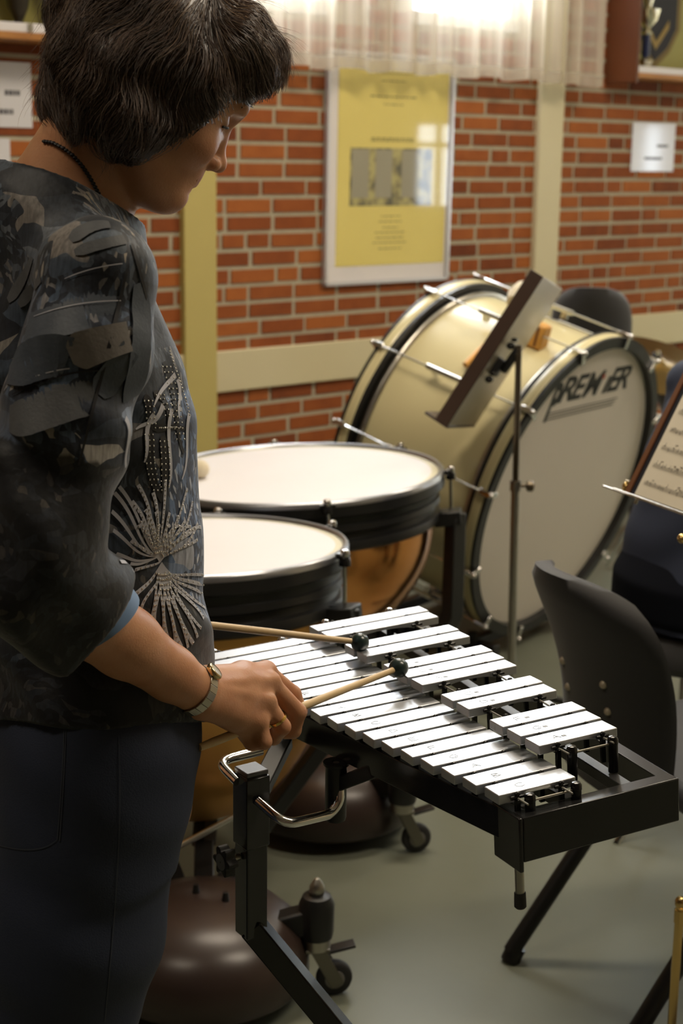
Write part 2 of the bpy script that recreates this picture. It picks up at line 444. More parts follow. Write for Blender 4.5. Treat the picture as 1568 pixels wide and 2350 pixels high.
# photograph block and lines of small print
GREYP = bpy.data.materials.new('grey_photo'); GREYP.use_nodes = True
_n = GREYP.node_tree; _b = _n.nodes['Principled BSDF']; _b.inputs['Roughness'].default_value = .5
_tc = _n.nodes.new('ShaderNodeTexCoord'); _v = _n.nodes.new('ShaderNodeTexNoise'); _v.inputs['Scale'].default_value = 22; _v.inputs['Detail'].default_value = 6
_r = _n.nodes.new('ShaderNodeValToRGB'); _r.color_ramp.elements[0].position = .42; _r.color_ramp.elements[1].position = .6
_r.color_ramp.elements[0].color = (.10, .09, .05, 1); _r.color_ramp.elements[1].color = (.42, .37, .14, 1)
_n.links.new(_tc.outputs['Object'], _v.inputs['Vector']); _n.links.new(_v.outputs['Fac'], _r.inputs['Fac']); _n.links.new(_r.outputs['Color'], _b.inputs['Base Color'])
gs0, gz0 = sz(800, 473, OFP); gs1, gz1 = sz(990, 342, OFP)
b = MB()
pbox(b, gs0, gs1, gz0, gz1, .0135, .0145)
b.build('photograph', GREYP, poster, smooth=False)
PGR = mat('photo_grey', (0.30, 0.28, 0.20), .6)
for q in (.02, .30, .62):
    b = MB(); pbox(b, gs0 + (gs1 - gs0) * q, gs0 + (gs1 - gs0) * (q + .2), gz0 + .03, gz1 - .006, .0145, .0150); b.build('photograph_tower', PGR, poster, smooth=False)
b = MB()
cx = (gs0 + gs1) / 2; FADED = mat('faded_ink', (0.26, 0.22, 0.06), .6)
for py, wd in [(168, .20), (186, .13), (222, .24), (240, .10), (318, .22), (323, .22), (496, .10), (508, .12), (522, .08), (533, .16), (545, .15), (556, .18), (570, .12)]:
    z = sz(895, py, OFP)[1]; hh = .0042 if py not in (222, 318, 323) else .006
    s = cx - wd / 2; b = MB()
    while s < cx + wd / 2:
        L = rnd.uniform(.008, .03); pbox(b, s, min(s + L, cx + wd / 2), z - hh / 2, z + hh / 2, .0135, .0141); s += L + .006
    b.build('print_line', FADED, poster, smooth=False)
PGLASS = bpy.data.materials.new('poster_glass'); PGLASS.use_nodes = True
_n = PGLASS.node_tree; _n.nodes.clear()
_o = _n.nodes.new('ShaderNodeOutputMaterial'); _t = _n.nodes.new('ShaderNodeBsdfTransparent'); _g = _n.nodes.new('ShaderNodeBsdfGlossy'); _g.inputs['Roughness'].default_value = .04
_fr = _n.nodes.new('ShaderNodeFresnel'); _fr.inputs['IOR'].default_value = 1.5
_m = _n.nodes.new('ShaderNodeMixShader')
_ge = _n.nodes.new('ShaderNodeNewGeometry'); _su = _n.nodes.new('ShaderNodeMath'); _su.operation = 'SUBTRACT'; _su.inputs[0].default_value = 1
_mf = _n.nodes.new('ShaderNodeMath'); _mf.operation = 'MULTIPLY'
_n.links.new(_ge.outputs['Backfacing'], _su.inputs[1]); _n.links.new(_su.outputs[0], _mf.inputs[0]); _n.links.new(_fr.outputs[0], _mf.inputs[1])
_n.links.new(_mf.outputs[0], _m.inputs[0]); _n.links.new(_t.outputs[0], _m.inputs[1]); _n.links.new(_g.outputs[0], _m.inputs[2]); _n.links.new(_m.outputs[0], _o.inputs[0])
b = MB(); b.add([pp(ps0 + fw, pzb + fw, .02), pp(ps1 - fw, pzb + fw, .02), pp(ps1 - fw, pzt - fw, .02), pp(ps0 + fw, pzt - fw, .02)], [(0, 1, 2, 3)])
b.build('glass', PGLASS, poster, smooth=False)

# ------------------------------------------------------------------ laminated notices
def notice(x0, y0, x1, y1, label, lines):
    s0, zt = sz(x0, y0, .008); s1, zb = sz(x1, y1, .008)
    r = empty('wall_notice', wp((s0 + s1) / 2, zb, 0)); tag(r, label, 'notice', 'laminated notices on the brick wall')
    b = MB(); wbox(b, s0, s1, zb, zt, .0055, .0085); b.build('sheet', M['laminate'], r, smooth=False, bevel=.001)
    if lines:
        for fx0, fx1, fz, h in lines:
            b = MB(); s = s0 + (s1 - s0) * fx0; e = s0 + (s1 - s0) * fx1
            while s < e - .004:
                L = rnd.uniform(.006, .014); wbox(b, s, min(s + L, e), zb + (zt - zb) * fz - h / 2, zb + (zt - zb) * fz + h / 2, .0085, .0090); s += L + .003
            b.build('print_line', M['ink'], r, smooth=False)
notice(1454, 280, 1545, 394, 'small white laminated notice on the brick below the right hand trophy cabinet', [(.58, .84, .53, .012), (.3, .72, .27, .012)])
notice(-70, 136, 75, 294, 'white laminated notice with grey writing directly under the left trophy shelf', [(.55, .80, .53, .016), (.3, .68, .24, .016)])
notice(-70, 316, 27, 455, 'lower white notice at the frame edge, below the one with writing', None)

# ------------------------------------------------------------------ trophy cabinets
OLIVE = mat('olive_back_panel', (0.30, 0.28, 0.07), 0.6, vary=(4, .3, (0.26, 0.24, 0.07)))
TRACK = mat('white_track', (0.70, 0.68, 0.70), 0.35)
CD = 0.17
def cabinet(s0, s1, zf, label, sides):
    """zf: height of the shelf front's lower edge"""
    r = empty('trophy_cabinet', wp((s0 + s1) / 2, zf, 0)); tag(r, label, 'cabinet', 'trophy cabinets on the brick wall')
    wallboard('shelf_board', s0, s1, zf, zf + .022, .005, CD, M['wood_orange'], None, r)
    wallboard('sliding_track', s0 + .002, s1, zf + .022, zf + .05, CD - .035, CD - .004, TRACK, None, r)
    wallboard('back_panel', s0, s1, zf + .022, zf + .95, .005, .012, OLIVE, None, r)
    wallboard('top_board', s0, s1, zf + .95, zf + .972, .005, CD, M['wood_orange'], None, r)
    for sd in sides:
        wallboard('side_panel', sd, sd + .02, zf - .02, zf + .972, .005, CD + .004, M['wood_red'], None, r)
    return r
_sr = sz(1387, 200, .005)[0]
zR = sz(1500, 181, CD)[1]
cab_r = cabinet(_sr + .02, s_r - .3, zR, 'trophy cabinet at top right with red brown side and silver cup', [_sr])
zL = sz(60, 92, CD)[1]
_sl = sz(235, 80, .01)[0]
cab_l = cabinet(s_l + .1, _sl, zL, 'trophy cabinet at top left behind the woman with two dark cups', [_sl])
# the track's finger stop on the left cabinet
b = MB(); _s, _z = sz(70, 68, CD); wbox(b, _s - .008, _s + .008, zL + .026, zL + .048, CD - .006, CD + .001)
b.build('track_stop', M['steel'], cab_l, smooth=False)
def cup(px, py_foot, off, h, label, group, prof, mats, zf):
    s = sz(px, py_foot, off)[0]
    c = wp(s, zf + .0225, off); r = empty('trophy', c); tag(r, label, 'trophy', group)
    Mx = Matrix.Translation(c)
    for nm, pr, m in zip(('foot', 'stem', 'bowl'), prof, mats):
        MB().lathe([(a * h, z * h) for a, z in pr], Mx, 24, cap0=True, cap1=True).build(nm, m, r)
    return r
SILV = mat('silver_plate', (0.80, 0.76, 0.62), 0.18, 1.0)
BLUE = mat('blue_column', (0.012, 0.02, 0.07), 0.3)
cup(1480, 157, .10, .36, 'silver trophy cup with a dark blue column standing in the right cabinet', 'cups in the trophy cabinets',
    [[(.10, 0), (.105, .06), (.07, .10), (.09, .16), (.05, .19)], [(.045, .19), (.05, .45)], [(.05, .45), (.07, .48), (.03, .52), (.12, .62), (.15, .74), (.13, .75), (.04, .78), (.06, .85), (.10, .98), (.02, 1.0)]], [SILV, BLUE, SILV], zR)
DKB = mat('dark_bronze', (0.05, 0.042, 0.03), 0.4, 0.6)
cup(43, 57, .09, .30, 'slim dark trophy cup nearest the frame edge in the left cabinet', 'cups in the trophy cabinets',
    [[(.06, 0), (.06, .03), (.05, .05)], [(.04, .05), (.05, .14)], [(.05, .14), (.10, .25), (.16, .6), (.17, .62)]], [DKB, DKB, DKB], zL)
cup(128, 60, .09, .30, 'dark trophy cup with silver foot beside the woman\'s hair in the left cabinet', 'cups in the trophy cabinets',
    [[(.08, 0), (.07, .05), (.04, .07)], [(.03, .07), (.04, .16)], [(.05, .16), (.10, .28), (.17, .6), (.18, .62)]], [SILV, DKB, DKB], zL)
# dark pennant with a gold chevron border behind the silver cup
c0, zc = sz(1512, 60, .03)
r = empty('pennant', wp(c0, zc, 0)); tag(r, 'dark shield pennant edged in gold hanging inside the right cabinet', 'pennant')
def shield(b, k, o0, o1):
    pts = [(-.17 * k, .32), (.17 * k, .32), (.17 * k, -.02 * k), (.10 * k, -.12 * k), (0, -.19 * k), (-.10 * k, -.12 * k), (-.17 * k, -.02 * k)]
    n = len(pts)
    b.add([wp(c0 + x, zc + z + .01, o) for o in (o0, o1) for x, z in pts], [list(range(n)), [n + i for i in range(n)][::-1]] + [[i, (i + 1) % n, n + (i + 1) % n, n + i] for i in range(n)])
b = MB(); shield(b, 1.0, .013, .018); b.build('border', mat('old_gold_cloth', (0.15, 0.10, 0.02), .6), r, smooth=False)
b = MB(); shield(b, .82, .0181, .020); b.build('field', mat('navy_cloth', (0.012, 0.012, 0.018), .7), r, smooth=False)
b = MB()
for sx in (-1, 1):
    b.add([wp(c0 + sx * x, zc + z, o) for o in (.0201, .022) for x, z in [(0, -.10), (.085, -.005), (.085, .03), (0, -.065)]],
          [(0, 1, 2, 3), (7, 6, 5, 4), (0, 1, 5, 4), (1, 2, 6, 5), (2, 3, 7, 6), (3, 0, 4, 7)])
b.build('chevron', mat('gold_braid', (0.26, 0.17, 0.03), .5), r, smooth=False)
# ------------------------------------------------------------------ glockenspiel on its stand
GA = 0.45192
gU = Vector((math.cos(GA), math.sin(GA), .0519)).normalized()
gV = Vector((-math.sin(GA), math.cos(GA), -.04418)); gV = (gV - gU * gV.dot(gU)).normalized()
gN = gU.cross(gV)
gO = Vector((0.17159, 1.51153, 0.86))
GM = frame_mat(gO, gU, gV, gN)
GI = GM.inverted()
glock = empty('glockenspiel', mat=GM)
tag(glock, 'black framed glockenspiel with two rows of silvery white bars on a black stand', 'glockenspiel')
BARM = bpy.data.materials.new('silver_bar'); BARM.use_nodes = True
_n = BARM.node_tree; _b = _n.nodes['Principled BSDF']
_b.inputs['Base Color'].default_value = (0.61, 0.63, 0.67, 1); _b.inputs['Metallic'].default_value = .88; _b.inputs['Roughness'].default_value = .36
_tc = _n.nodes.new('ShaderNodeTexCoord'); _mp = _n.nodes.new('ShaderNodeMapping'); _mp.inputs['Scale'].default_value = (60, 160, 60)
_nz = _n.nodes.new('ShaderNodeTexNoise'); _nz.inputs['Scale'].default_value = 1; _nz.inputs['Detail'].default_value = 3
_nb = _n.nodes.new('ShaderNodeTexNoise'); _nb.inputs['Scale'].default_value = 16
_r = _n.nodes.new('ShaderNodeValToRGB'); _r.color_ramp.elements[0].position = .60; _r.color_ramp.elements[1].position = .68
_r.color_ramp.elements[0].color = (0, 0, 0, 1); _r.color_ramp.elements[1].color = (1, 1, 1, 1)
_r2 = _n.nodes.new('ShaderNodeValToRGB'); _r2.color_ramp.elements[0].position = .50; _r2.color_ramp.elements[1].position = .62
_mu = _n.nodes.new('ShaderNodeMath'); _mu.operation = 'MULTIPLY'
_mx = _n.nodes.new('ShaderNodeMixRGB'); _mx.inputs[1].default_value = (0.61, 0.63, 0.67, 1); _mx.inputs[2].default_value = (0.42, 0.42, 0.42, 1)
L = _n.links.new
L(_tc.outputs['Object'], _mp.inputs[0]); L(_mp.outputs[0], _nz.inputs['Vector']); L(_tc.outputs['Object'], _nb.inputs['Vector'])
L(_nz.outputs['Fac'], _r.inputs['Fac']); L(_nb.outputs['Fac'], _r2.inputs['Fac']); L(_r.outputs[0], _mu.inputs[0]); L(_r2.outputs[0], _mu.inputs[1])
L(_mu.outputs[0], _mx.inputs[0]); L(_mx.outputs[0], _b.inputs['Base Color'])
GP, GW, GTH = .03697, .0302, .0112          # pitch of the bars, their width and thickness
GDZ = .0197                                   # the sharps sit higher
def nat_l(v): return -.168 * v
def nat_r(v): return .098 - .012 * v
def acc_l(v): return .0889 - .031 * v
def acc_r(v): return .1872 + .1057 * v
def glock_bar(u0, u1, v, w):
    """bar with an arched underside"""
    b = MB(); n = 14; Lb = u1 - u0
    prof = []
    for i in range(n + 1):
        t = i / n; a = max(0, 1 - ((t - .5) / .27) ** 2)
        prof.append((u0 + Lb * t, -GTH + .0058 * a ** .6))
    ring = [(u0, 0), (u1, 0)] + prof[::-1]
    k = len(ring)
    vs = [(x, v, w + z) for x, z in ring] + [(x, v + GW, w + z) for x, z in ring]
    # quads along the bar so that the bevel stays clean
    b.add(vs, [list(range(k))[::-1], [k + i for i in range(k)]] + [[i, (i + 1) % k, k + (i + 1) % k, k + i] for i in range(k)])
    return b.build('bar', BARM, glock, local=True, bevel=.0011, angle=30)
NATS = list(range(18)); ACCS = [1.5, 2.5, 3.5, 5.5, 6.5, 8.5, 9.5, 10.5, 12.5, 13.5, 15.5, 16.5]
for i in NATS:
    v = i * GP; glock_bar(nat_l(v), nat_r(v), v, 0)
for i in ACCS:
    v = i * GP; glock_bar(acc_l(v), acc_r(v), v, GDZ)
# ink notes stamped near the player's end of each bar: faint scribbles, as worn as in the photo
INKB = mat('faint_bar_stamp', (0.40, 0.40, 0.40), .5)
def glyph(b, ch, u, v, w, sc_):
    segs = {'C': [(1, .2, .5, 0), (.5, 0, 0, .3), (0, .3, 0, .7), (0, .7, .5, 1), (.5, 1, 1, .8)], 'B': [(0, 0, 0, 1), (0, 1, .8, .8), (.8, .8, 0, .5), (0, .5, .9, .25), (.9, .25, 0, 0)],
            'A': [(0, 0, .5, 1), (.5, 1, 1, 0), (.2, .4, .8, .4)], 'G': [(1, .8, .5, 1), (.5, 1, 0, .6), (0, .6, .1, .1), (.1, .1, .7, 0), (.7, 0, 1, .4), (1, .4, .6, .4)],
            'F': [(0, 0, 0, 1), (0, 1, .9, 1), (0, .5, .7, .5)], 'E': [(0, 0, 0, 1), (0, 1, .9, 1), (0, .5, .7, .5), (0, 0, .9, 0)],
            'D': [(0, 0, 0, 1), (0, 1, .7, .8), (.7, .8, .9, .4), (.9, .4, 0, 0)], '#': [(.3, 0, .3, 1), (.7, 0, .7, 1), (0, .35, 1, .35), (0, .7, 1, .7)]}[ch]
    for x0, y0, x1, y1 in segs:
        b.bar((u + x0 * sc_, v + y0 * sc_, w), (u + x1 * sc_, v + y1 * sc_, w), .0006, .0004, (0, 0, 1))
for i in NATS[:12]:
    b = MB(); glyph(b, 'CBAGFED'[i % 7], nat_l(i * GP) + .030, i * GP + .009, .0001, .010); b.build('note_letter', INKB, glock, local=True, smooth=False)
for i, ch in zip(ACCS, 'AGFDCAGF'):
    b = MB(); glyph(b, ch, acc_l(i * GP) + .026, i * GP + .009, GDZ + .0001, .010); glyph(b, '#', acc_l(i * GP) + .038, i * GP + .009, GDZ + .0001, .006)
    b.build('note_letter', INKB, glock, local=True, smooth=False)

# cord posts between the bars and the cord through them
VEND = 17 * GP + GW
def cord_post(u, v, w, tall=.016, front=False):
    b = MB()
    b.box((u, v, w - .012 - tall / 2), (.006, .0045, tall + .012))
    b.tube([(u - .0085, v, w - .003), (u + .0085, v, w - .003)], .0021, 8)
    b.ball((u, v, w + .0005), (.0038, .0028, .0028), 10)
    b.build('cord_post', M['black_gloss'], glock, local=True, bevel=.0006)
def row_posts(idx, fl, fr, w):
    lo, hi = [], []
    for j, i in enumerate(idx):
        v = i * GP; Lb = fr(v) - fl(v)
        for q, out in ((.215, lo), (.785, hi)):
            u = fl(v) + Lb * q
            out.append((u, v + GW / 2, w - .006))
            cord_post(u, v - (GP - GW) / 2, w - .002)
            if j == len(idx) - 1 or idx[j + 1] - i > 1.4: cord_post(u, v + GW + (GP - GW) / 2, w - .002)
    b = MB()
    for pts in (lo, hi):
        b.tube([(pts[0][0], pts[0][1] - .04, w - .006)] + pts + [(pts[-1][0], pts[-1][1] + .035, w - .006)], .0011, 6)
    b.build('cord', mat('grey_cord', (0.25, 0.24, 0.2), .7), glock, local=True)
row_posts(NATS, nat_l, nat_r, 0)
row_posts(ACCS, acc_l, acc_r, GDZ)
# end fittings: knobs at the near end, springs at the far end
def end_fitting(u0, u1, v, w, spring):
    for u in (u0, u1):
        b = MB(); b.tube([(u, v, w - .04), (u, v, w - .006)], .0058, 14); b.build('cord_post', M['black_gloss'], glock, local=True)
        b = MB(); b.lathe([(.0045, -.008), (.0062, -.006), (.0062, -.001), (.0045, .0022), (.001, .0032)], Matrix.Translation((u, v, w)), 18, cap0=True, cap1=True)
        b.build('knob', M['chrome' if spring else 'black_gloss'], glock, local=True)
    b = MB()
    if spring:
        n = 220; Ls = u1 - u0 - .03; pts = []
        for i in range(n + 1):
            t = i / n; a = t * 2 * math.pi * 30
            pts.append((u0 + .015 + Ls * t, v + .0032 * math.cos(a), w - .006 + .0032 * math.sin(a)))
        b.tube(pts, .0007, 5); b.tube([(u0, v, w - .006), (u0 + .016, v, w - .006)], .0009, 6); b.tube([(u1 - .016, v, w - .006), (u1, v, w - .006)], .0009, 6)
        b.build('spring', M['steel'], glock, local=True)
    else:
        b.tube([(u0, v, w - .006), (u1, v, w - .006)], .0014, 8); b.build('cord_rod', M['steel'], glock, local=True)
end_fitting(.033, .092, -.0095, -.004, False)
end_fitting(.108 + .012, .1872 - .012, 1.5 * GP - .016, GDZ - .004, False)
end_fitting(nat_l(VEND) + .045, nat_r(VEND) - .05, VEND + .017, -.003, True)
_v = 16.5 * GP + GW
end_fitting(acc_l(_v) + .035, acc_r(_v) - .045, _v + .017, GDZ - .003, True)
# frame: end boards, side rails, support rails
FR = mat('frame_black', (0.014, 0.014, 0.014), 0.20, 0, .55)
def fbox(name, u0, u1, v0, v1, w0, w1, m=FR, bevel=.0015):
    b = MB(); b.add([(u, v, w) for u in (u0, u1) for v in (v0, v1) for w in (w0, w1)],
                    [(0, 1, 3, 2), (4, 6, 7, 5), (0, 4, 5, 1), (2, 3, 7, 6), (0, 2, 6, 4), (1, 5, 7, 3)])
    return b.build(name, m, glock, local=True, bevel=bevel)
def rail(name, uv0, uv1, wd, w0, w1, m=FR):
    b = MB(); (ua, va), (ub, vb) = uv0, uv1
    b.add([(ua - wd / 2, va, w0), (ua + wd / 2, va, w0), (ub - wd / 2, vb, w0), (ub + wd / 2, vb, w0),
           (ua - wd / 2, va, w1), (ua + wd / 2, va, w1), (ub - wd / 2, vb, w1), (ub + wd / 2, vb, w1)],
          [(0, 1, 3, 2), (4, 6, 7, 5), (0, 4, 5, 1), (2, 3, 7, 6), (0, 2, 6, 4), (1, 5, 7, 3)])
    return b.build(name, m, glock, local=True, bevel=.001)
VF = VEND + .045
fbox('end_board', .0145, .2185, -.0245, -.0035, -.071, -.020)
fbox('end_board', nat_l(VF) + .02, acc_r(VF) + .02, VF, VF + .02, -.071, -.020)
fbox('end_cap', .0095, .0145, -.0245, .030, -.082, -.020)
rail('side_rail', (.022, -.004), (nat_l(VF) + .030, VF), .018, -.058, -.0215)
rail('side_rail', (.211, -.004), (acc_r(VF) + .012, VF), .018, -.060, -.0215)
rail('support_rail', (.1075, -.004), (.1075 - .012 * VF, VF), .016, -.052, -.034, mat('rail_grey', (0.03, 0.03, 0.03), .40, .2))
rail('support_rail', (.168, -.004), (.168 + .075 * VF, VF), .015, -.040, -.026, bpy.data.materials['rail_grey'])
rail('support_rail', (.045, -.004), (.045 - .13 * VF, VF), .016, -.044, -.026, bpy.data.materials['rail_grey'])
b = MB()
b.tube([(.0205, -.004, -.078), (.0205, -.004, -.122)], .0052, 14)
b.build('foot', M['steel'], glock, local=True)
b = MB(); b.tube([(.0205, -.004, -.115), (.0205, -.004, -.131), (.0205, -.004, -.133)], [.0064, .0068, .005], 14)
b.build('foot_tip', M['rubber'], glock, local=True)

# stand: square column with splayed legs, brackets, tube handle and star knob (built in world space)
colx = at(577, 1765, 1.745); colx = Vector((colx.x, colx.y, 0))
ztop = at(577, 1765, 1.745).z; zkink = at(607, 2142, 1.745).z
CA = math.radians(35)
cX = Vector((math.cos(CA), math.sin(CA), 0)); cY = Vector((-math.sin(CA), math.cos(CA), 0))
def stand(offset, cap):
    p = colx + offset
    t = .030
    b = MB(); b.box((p.x, p.y, (ztop - .004 + zkink) / 2), (t, t, ztop - .004 - zkink), frame_mat((0, 0, 0), cX, cY, (0, 0, 1)))
    b.build('stand_column', FR, glock, bevel=.002)
    b = MB(); b.box((p.x, p.y, ztop - .001), (t + .001, t + .001, .006), frame_mat((0, 0, 0), cX, cY, (0, 0, 1)))
    b.build('column_cap', mat('grey_plastic', (0.12, 0.12, 0.125), .4), glock, bevel=.0015)
    k = Vector((p.x, p.y, zkink + .012)); span = zkink / math.tan(math.radians(52))
    for nm, sg in (('stand_leg', 1),):
        d = Vector((1, -.06, 0)) if sg > 0 else Vector((-.55, .45, 0))
        f = Vector((p.x, p.y, .014)) + d * span * (1 if sg > 0 else .5)
        b = MB(); b.bar(k, f, t, t, (0, 1, 0)); b.build(nm, FR, glock, bevel=.002)
        b = MB(); b.box((f.x, f.y, .011), (.05, .045, .022)); b.build('leg_foot', M['rubber'], glock, bevel=.004)
    return p
p = stand(Vector((0, 0, 0)), True)
# outer sleeve on the column, with the star knob on its player side
b = MB(); zs0 = at(565, 1935, 1.745).z; b.box((p.x, p.y, (ztop - .006 + zs0) / 2), (.0335, .0335, ztop - .006 - zs0), frame_mat((0, 0, 0), cX, cY, (0, 0, 1)))
b.build('column_sleeve', FR, glock, bevel=.0015)
kz = at(540, 1958, 1.745).z
k0 = Vector((p.x, p.y, kz)) - cX * .017
b = MB(); b.tube([k0, k0 - cX * .014], .0045, 12); b.build('knob_stem', M['steel'], glock)
b = MB(); KM = frame_mat(k0 - cX * .012, cY, (0, 0, 1), -cX)
poly = [((.0165 + .0035 * math.cos(6 * a)) * math.cos(a), (.0165 + .0035 * math.cos(6 * a)) * math.sin(a)) for a in [2 * math.pi * i / 60 for i in range(60)]]
b.prism(poly, KM, .015); b.build('star_knob', M['black_matt'], glock, bevel=.002, angle=50)
b = MB(); b.lathe([(.001, .0155), (.0105, .0155), (.0105, .0145)], KM, 24); b.build('knob_disc', mat('knob_grey', (0.16, 0.16, 0.17), .4), glock)
# chrome tube handle, both loops
h0 = at(592, 1838, 1.73); h1 = at(655, 1893, 1.70); h2 = at(760, 1868, 1.755); h3 = at(781, 1838, 1.765); h4 = at(779, 1800, 1.77)
def fillet(pts, r, n=6):
    out = [Vector(pts[0])]
    for i in range(1, len(pts) - 1):
        a, q, c = Vector(pts[i - 1]), Vector(pts[i]), Vector(pts[i + 1])
        d0 = (a - q); d1 = (c - q); l = min(r, d0.length * .45, d1.length * .45)
        s0 = q + d0.normalized() * l; s1 = q + d1.normalized() * l
        for k in range(n + 1):
            t = k / n; out.append(s0 * (1 - t) ** 2 + q * 2 * t * (1 - t) + s1 * t * t)
    return out + [Vector(pts[-1])]
b = MB(); b.tube(fillet([h0, h1, h2, h3, h4], .022), .0062, 16); b.build('handle_tube', M['chrome'], glock)
g0 = at(600, 1722, 1.80); g1 = at(500, 1748, 1.765); g2 = at(545, 1794, 1.735)
b = MB(); b.tube(fillet([g0, g1, g2], .022), .0062, 16); b.build('handle_tube', M['chrome'], glock)
# swivel bracket that carries the frame
bc = at(771, 1812, 1.775)
b = MB(); b.lathe([(.0125, -.040), (.0135, -.036), (.0135, .032), (.0165, .034), (.0165, .037), (.006, .0375), (.0055, .036), (.0005, .036)], Matrix.Translation(bc), 28, cap0=True)
b.build('swivel_bracket', M['black'], glock)
b = MB(); b.lathe([(.0005, .0365), (.004, .0365), (.004, .035)], Matrix.Translation(bc), 14); b.build('bracket_screw', M['steel'], glock)
e = GM @ Vector((nat_l(.26) + .03, .26, -.05))
b = MB(); b.bar(bc + Vector((.008, .004, .008)), e - Vector((0, 0, .004)), .030, .018, (0, 0, 1)); b.bar(e, GM @ Vector((.16, .30, -.062)), .03, .012, (0, 0, 1))
b.build('bracket_arm', M['black'], glock, bevel=.002)
e2 = GM @ Vector((nat_l(.42) + .0, .42, -.058))
b = MB(); b.bar(Vector((p.x, p.y, ztop - .03)) + cX * .012, e2, .024, .016, (0, 0, 1)); b.build('bracket_arm', M['black'], glock, bevel=.002)
# ------------------------------------------------------------------ the two mallets in her hands
MALLET = mat('dark_green_rubber', (0.012, 0.030, 0.028), 0.30, coat=.3)
def mallet(name, head, butt, r, label, sag=0):
    head, butt = Vector(head), Vector(butt); d = (butt - head).normalized()
    rt = empty(name, head); tag(rt, label, 'mallet', 'mallets in her hands')
    b = MB(); x, y, z = basis(d)
    b.lathe([(.0005, -r), (r * .45, -r * .9), (r * .8, -r * .62), (r, -r * .1), (r * .97, r * .25), (r * .72, r * .72), (.004, r * .93)], frame_mat(head, x, y, z), 36)
    b.build('mallet_head', MALLET, rt, angle=80)
    b = MB(); n = 16
    b.tube([head.lerp(butt, i / n) + Vector((0, 0, -sag * math.sin(math.pi * i / n))) for i in range(n + 1)], [.0040 + .0011 * min(1, i / 8) for i in range(n)] + [.0042], 14)
    b.build('stick', M['wood_pale'], rt, angle=80)
    return rt
m1_head = GM @ Vector((.0727, .3646, .030))
m1_butt = at(457, 1716, 1.600)
mallet('mallet', m1_head, m1_butt, .0130, 'mallet held in the near hand, dark green head over the bars')
m2_head = GM @ Vector((.0812, .4949, .030))
m2_butt = at(395, 1425, 1.93)
mallet('mallet', m2_head, m2_butt, .0130, 'farther mallet coming out from behind the woman, green head over the low bars')
# ------------------------------------------------------------------ kettledrums
M['fork_steel'] = mat('fork_steel', (0.20, 0.19, 0.16), .35, 1.0)
def caster(parent, p, hub_z, top_z, yaw, brake=True, r=.034):
    """swivel caster under a post at p (x, y): wheel, fork, stem; top_z the post's top"""
    d = Vector((math.cos(yaw), math.sin(yaw), 0)); s = Vector((-d.y, d.x, 0)); w = Vector((p[0], p[1], 0)) - d * .034
    b = MB(); b.lathe([(.03 * 1.0, hub_z), (.032, hub_z + .01), (.033, top_z - .02), (.026, top_z - .004), (.012, top_z)], Matrix.Translation((p[0], p[1], 0)), 24, cap0=True, cap1=True)
    b.build('caster_post', M['black'], parent)
    b = MB(); b.lathe([(.012, top_z - .002), (.014, top_z + .004), (.014, top_z + .014), (.010, top_z + .022), (.004, top_z + .030), (.0005, top_z + .031)], Matrix.Translation((p[0], p[1], 0)), 18)
    b.build('caster_cap', M['steel'], parent)
    b = MB(); b.lathe([(.026, hub_z - .022), (.026, hub_z)], Matrix.Translation((p[0], p[1], 0)), 24, cap0=True, cap1=True)
    b.build('caster_collar', M['steel'], parent)
    b = MB(); WM = frame_mat((w.x, w.y, r), d, (0, 0, 1), s)
    b.lathe([(.010, -.011), (r - .008, -.011), (r - .002, -.009), (r, -.004), (r, .004), (r - .002, .009), (r - .008, .011), (.010, .011)], WM, 32)
    wh = b.build('wheel', M['rubber'], parent, angle=50)
    b = MB()
    for q in (-1, 1):
        b.lathe([(.0005, q * .0125), (.018, q * .0125), (.019, q * .0095)], WM, 24)
    b.build('wheel_hub', mat('hub_grey', (0.22, 0.21, 0.19), .4), wh)
    b = MB()
    for q in (-1, 1):
        c = Vector((w.x, w.y, r)) + s * q * .0165
        top = Vector((p[0], p[1], hub_z - .020)) + s * q * .0165
        b.bar(c - (top - c) * .15, top, .026, .0035, s)
    b.box((p[0], p[1], hub_z - .022), (.045, .042, .006), frame_mat((0, 0, 0), d, s, (0, 0, 1)))
    b.build('fork', M['fork_steel'], parent, bevel=.001)
    if brake:
        b = MB(); a = Vector((w.x, w.y, hub_z - .03)) - d * .02
        b.bar(a + d * .03, a - d * .018 + Vector((0, 0, .010)), .026, .006, (0, 0, 1)); b.build('brake_pedal', M['black'], parent, bevel=.001)

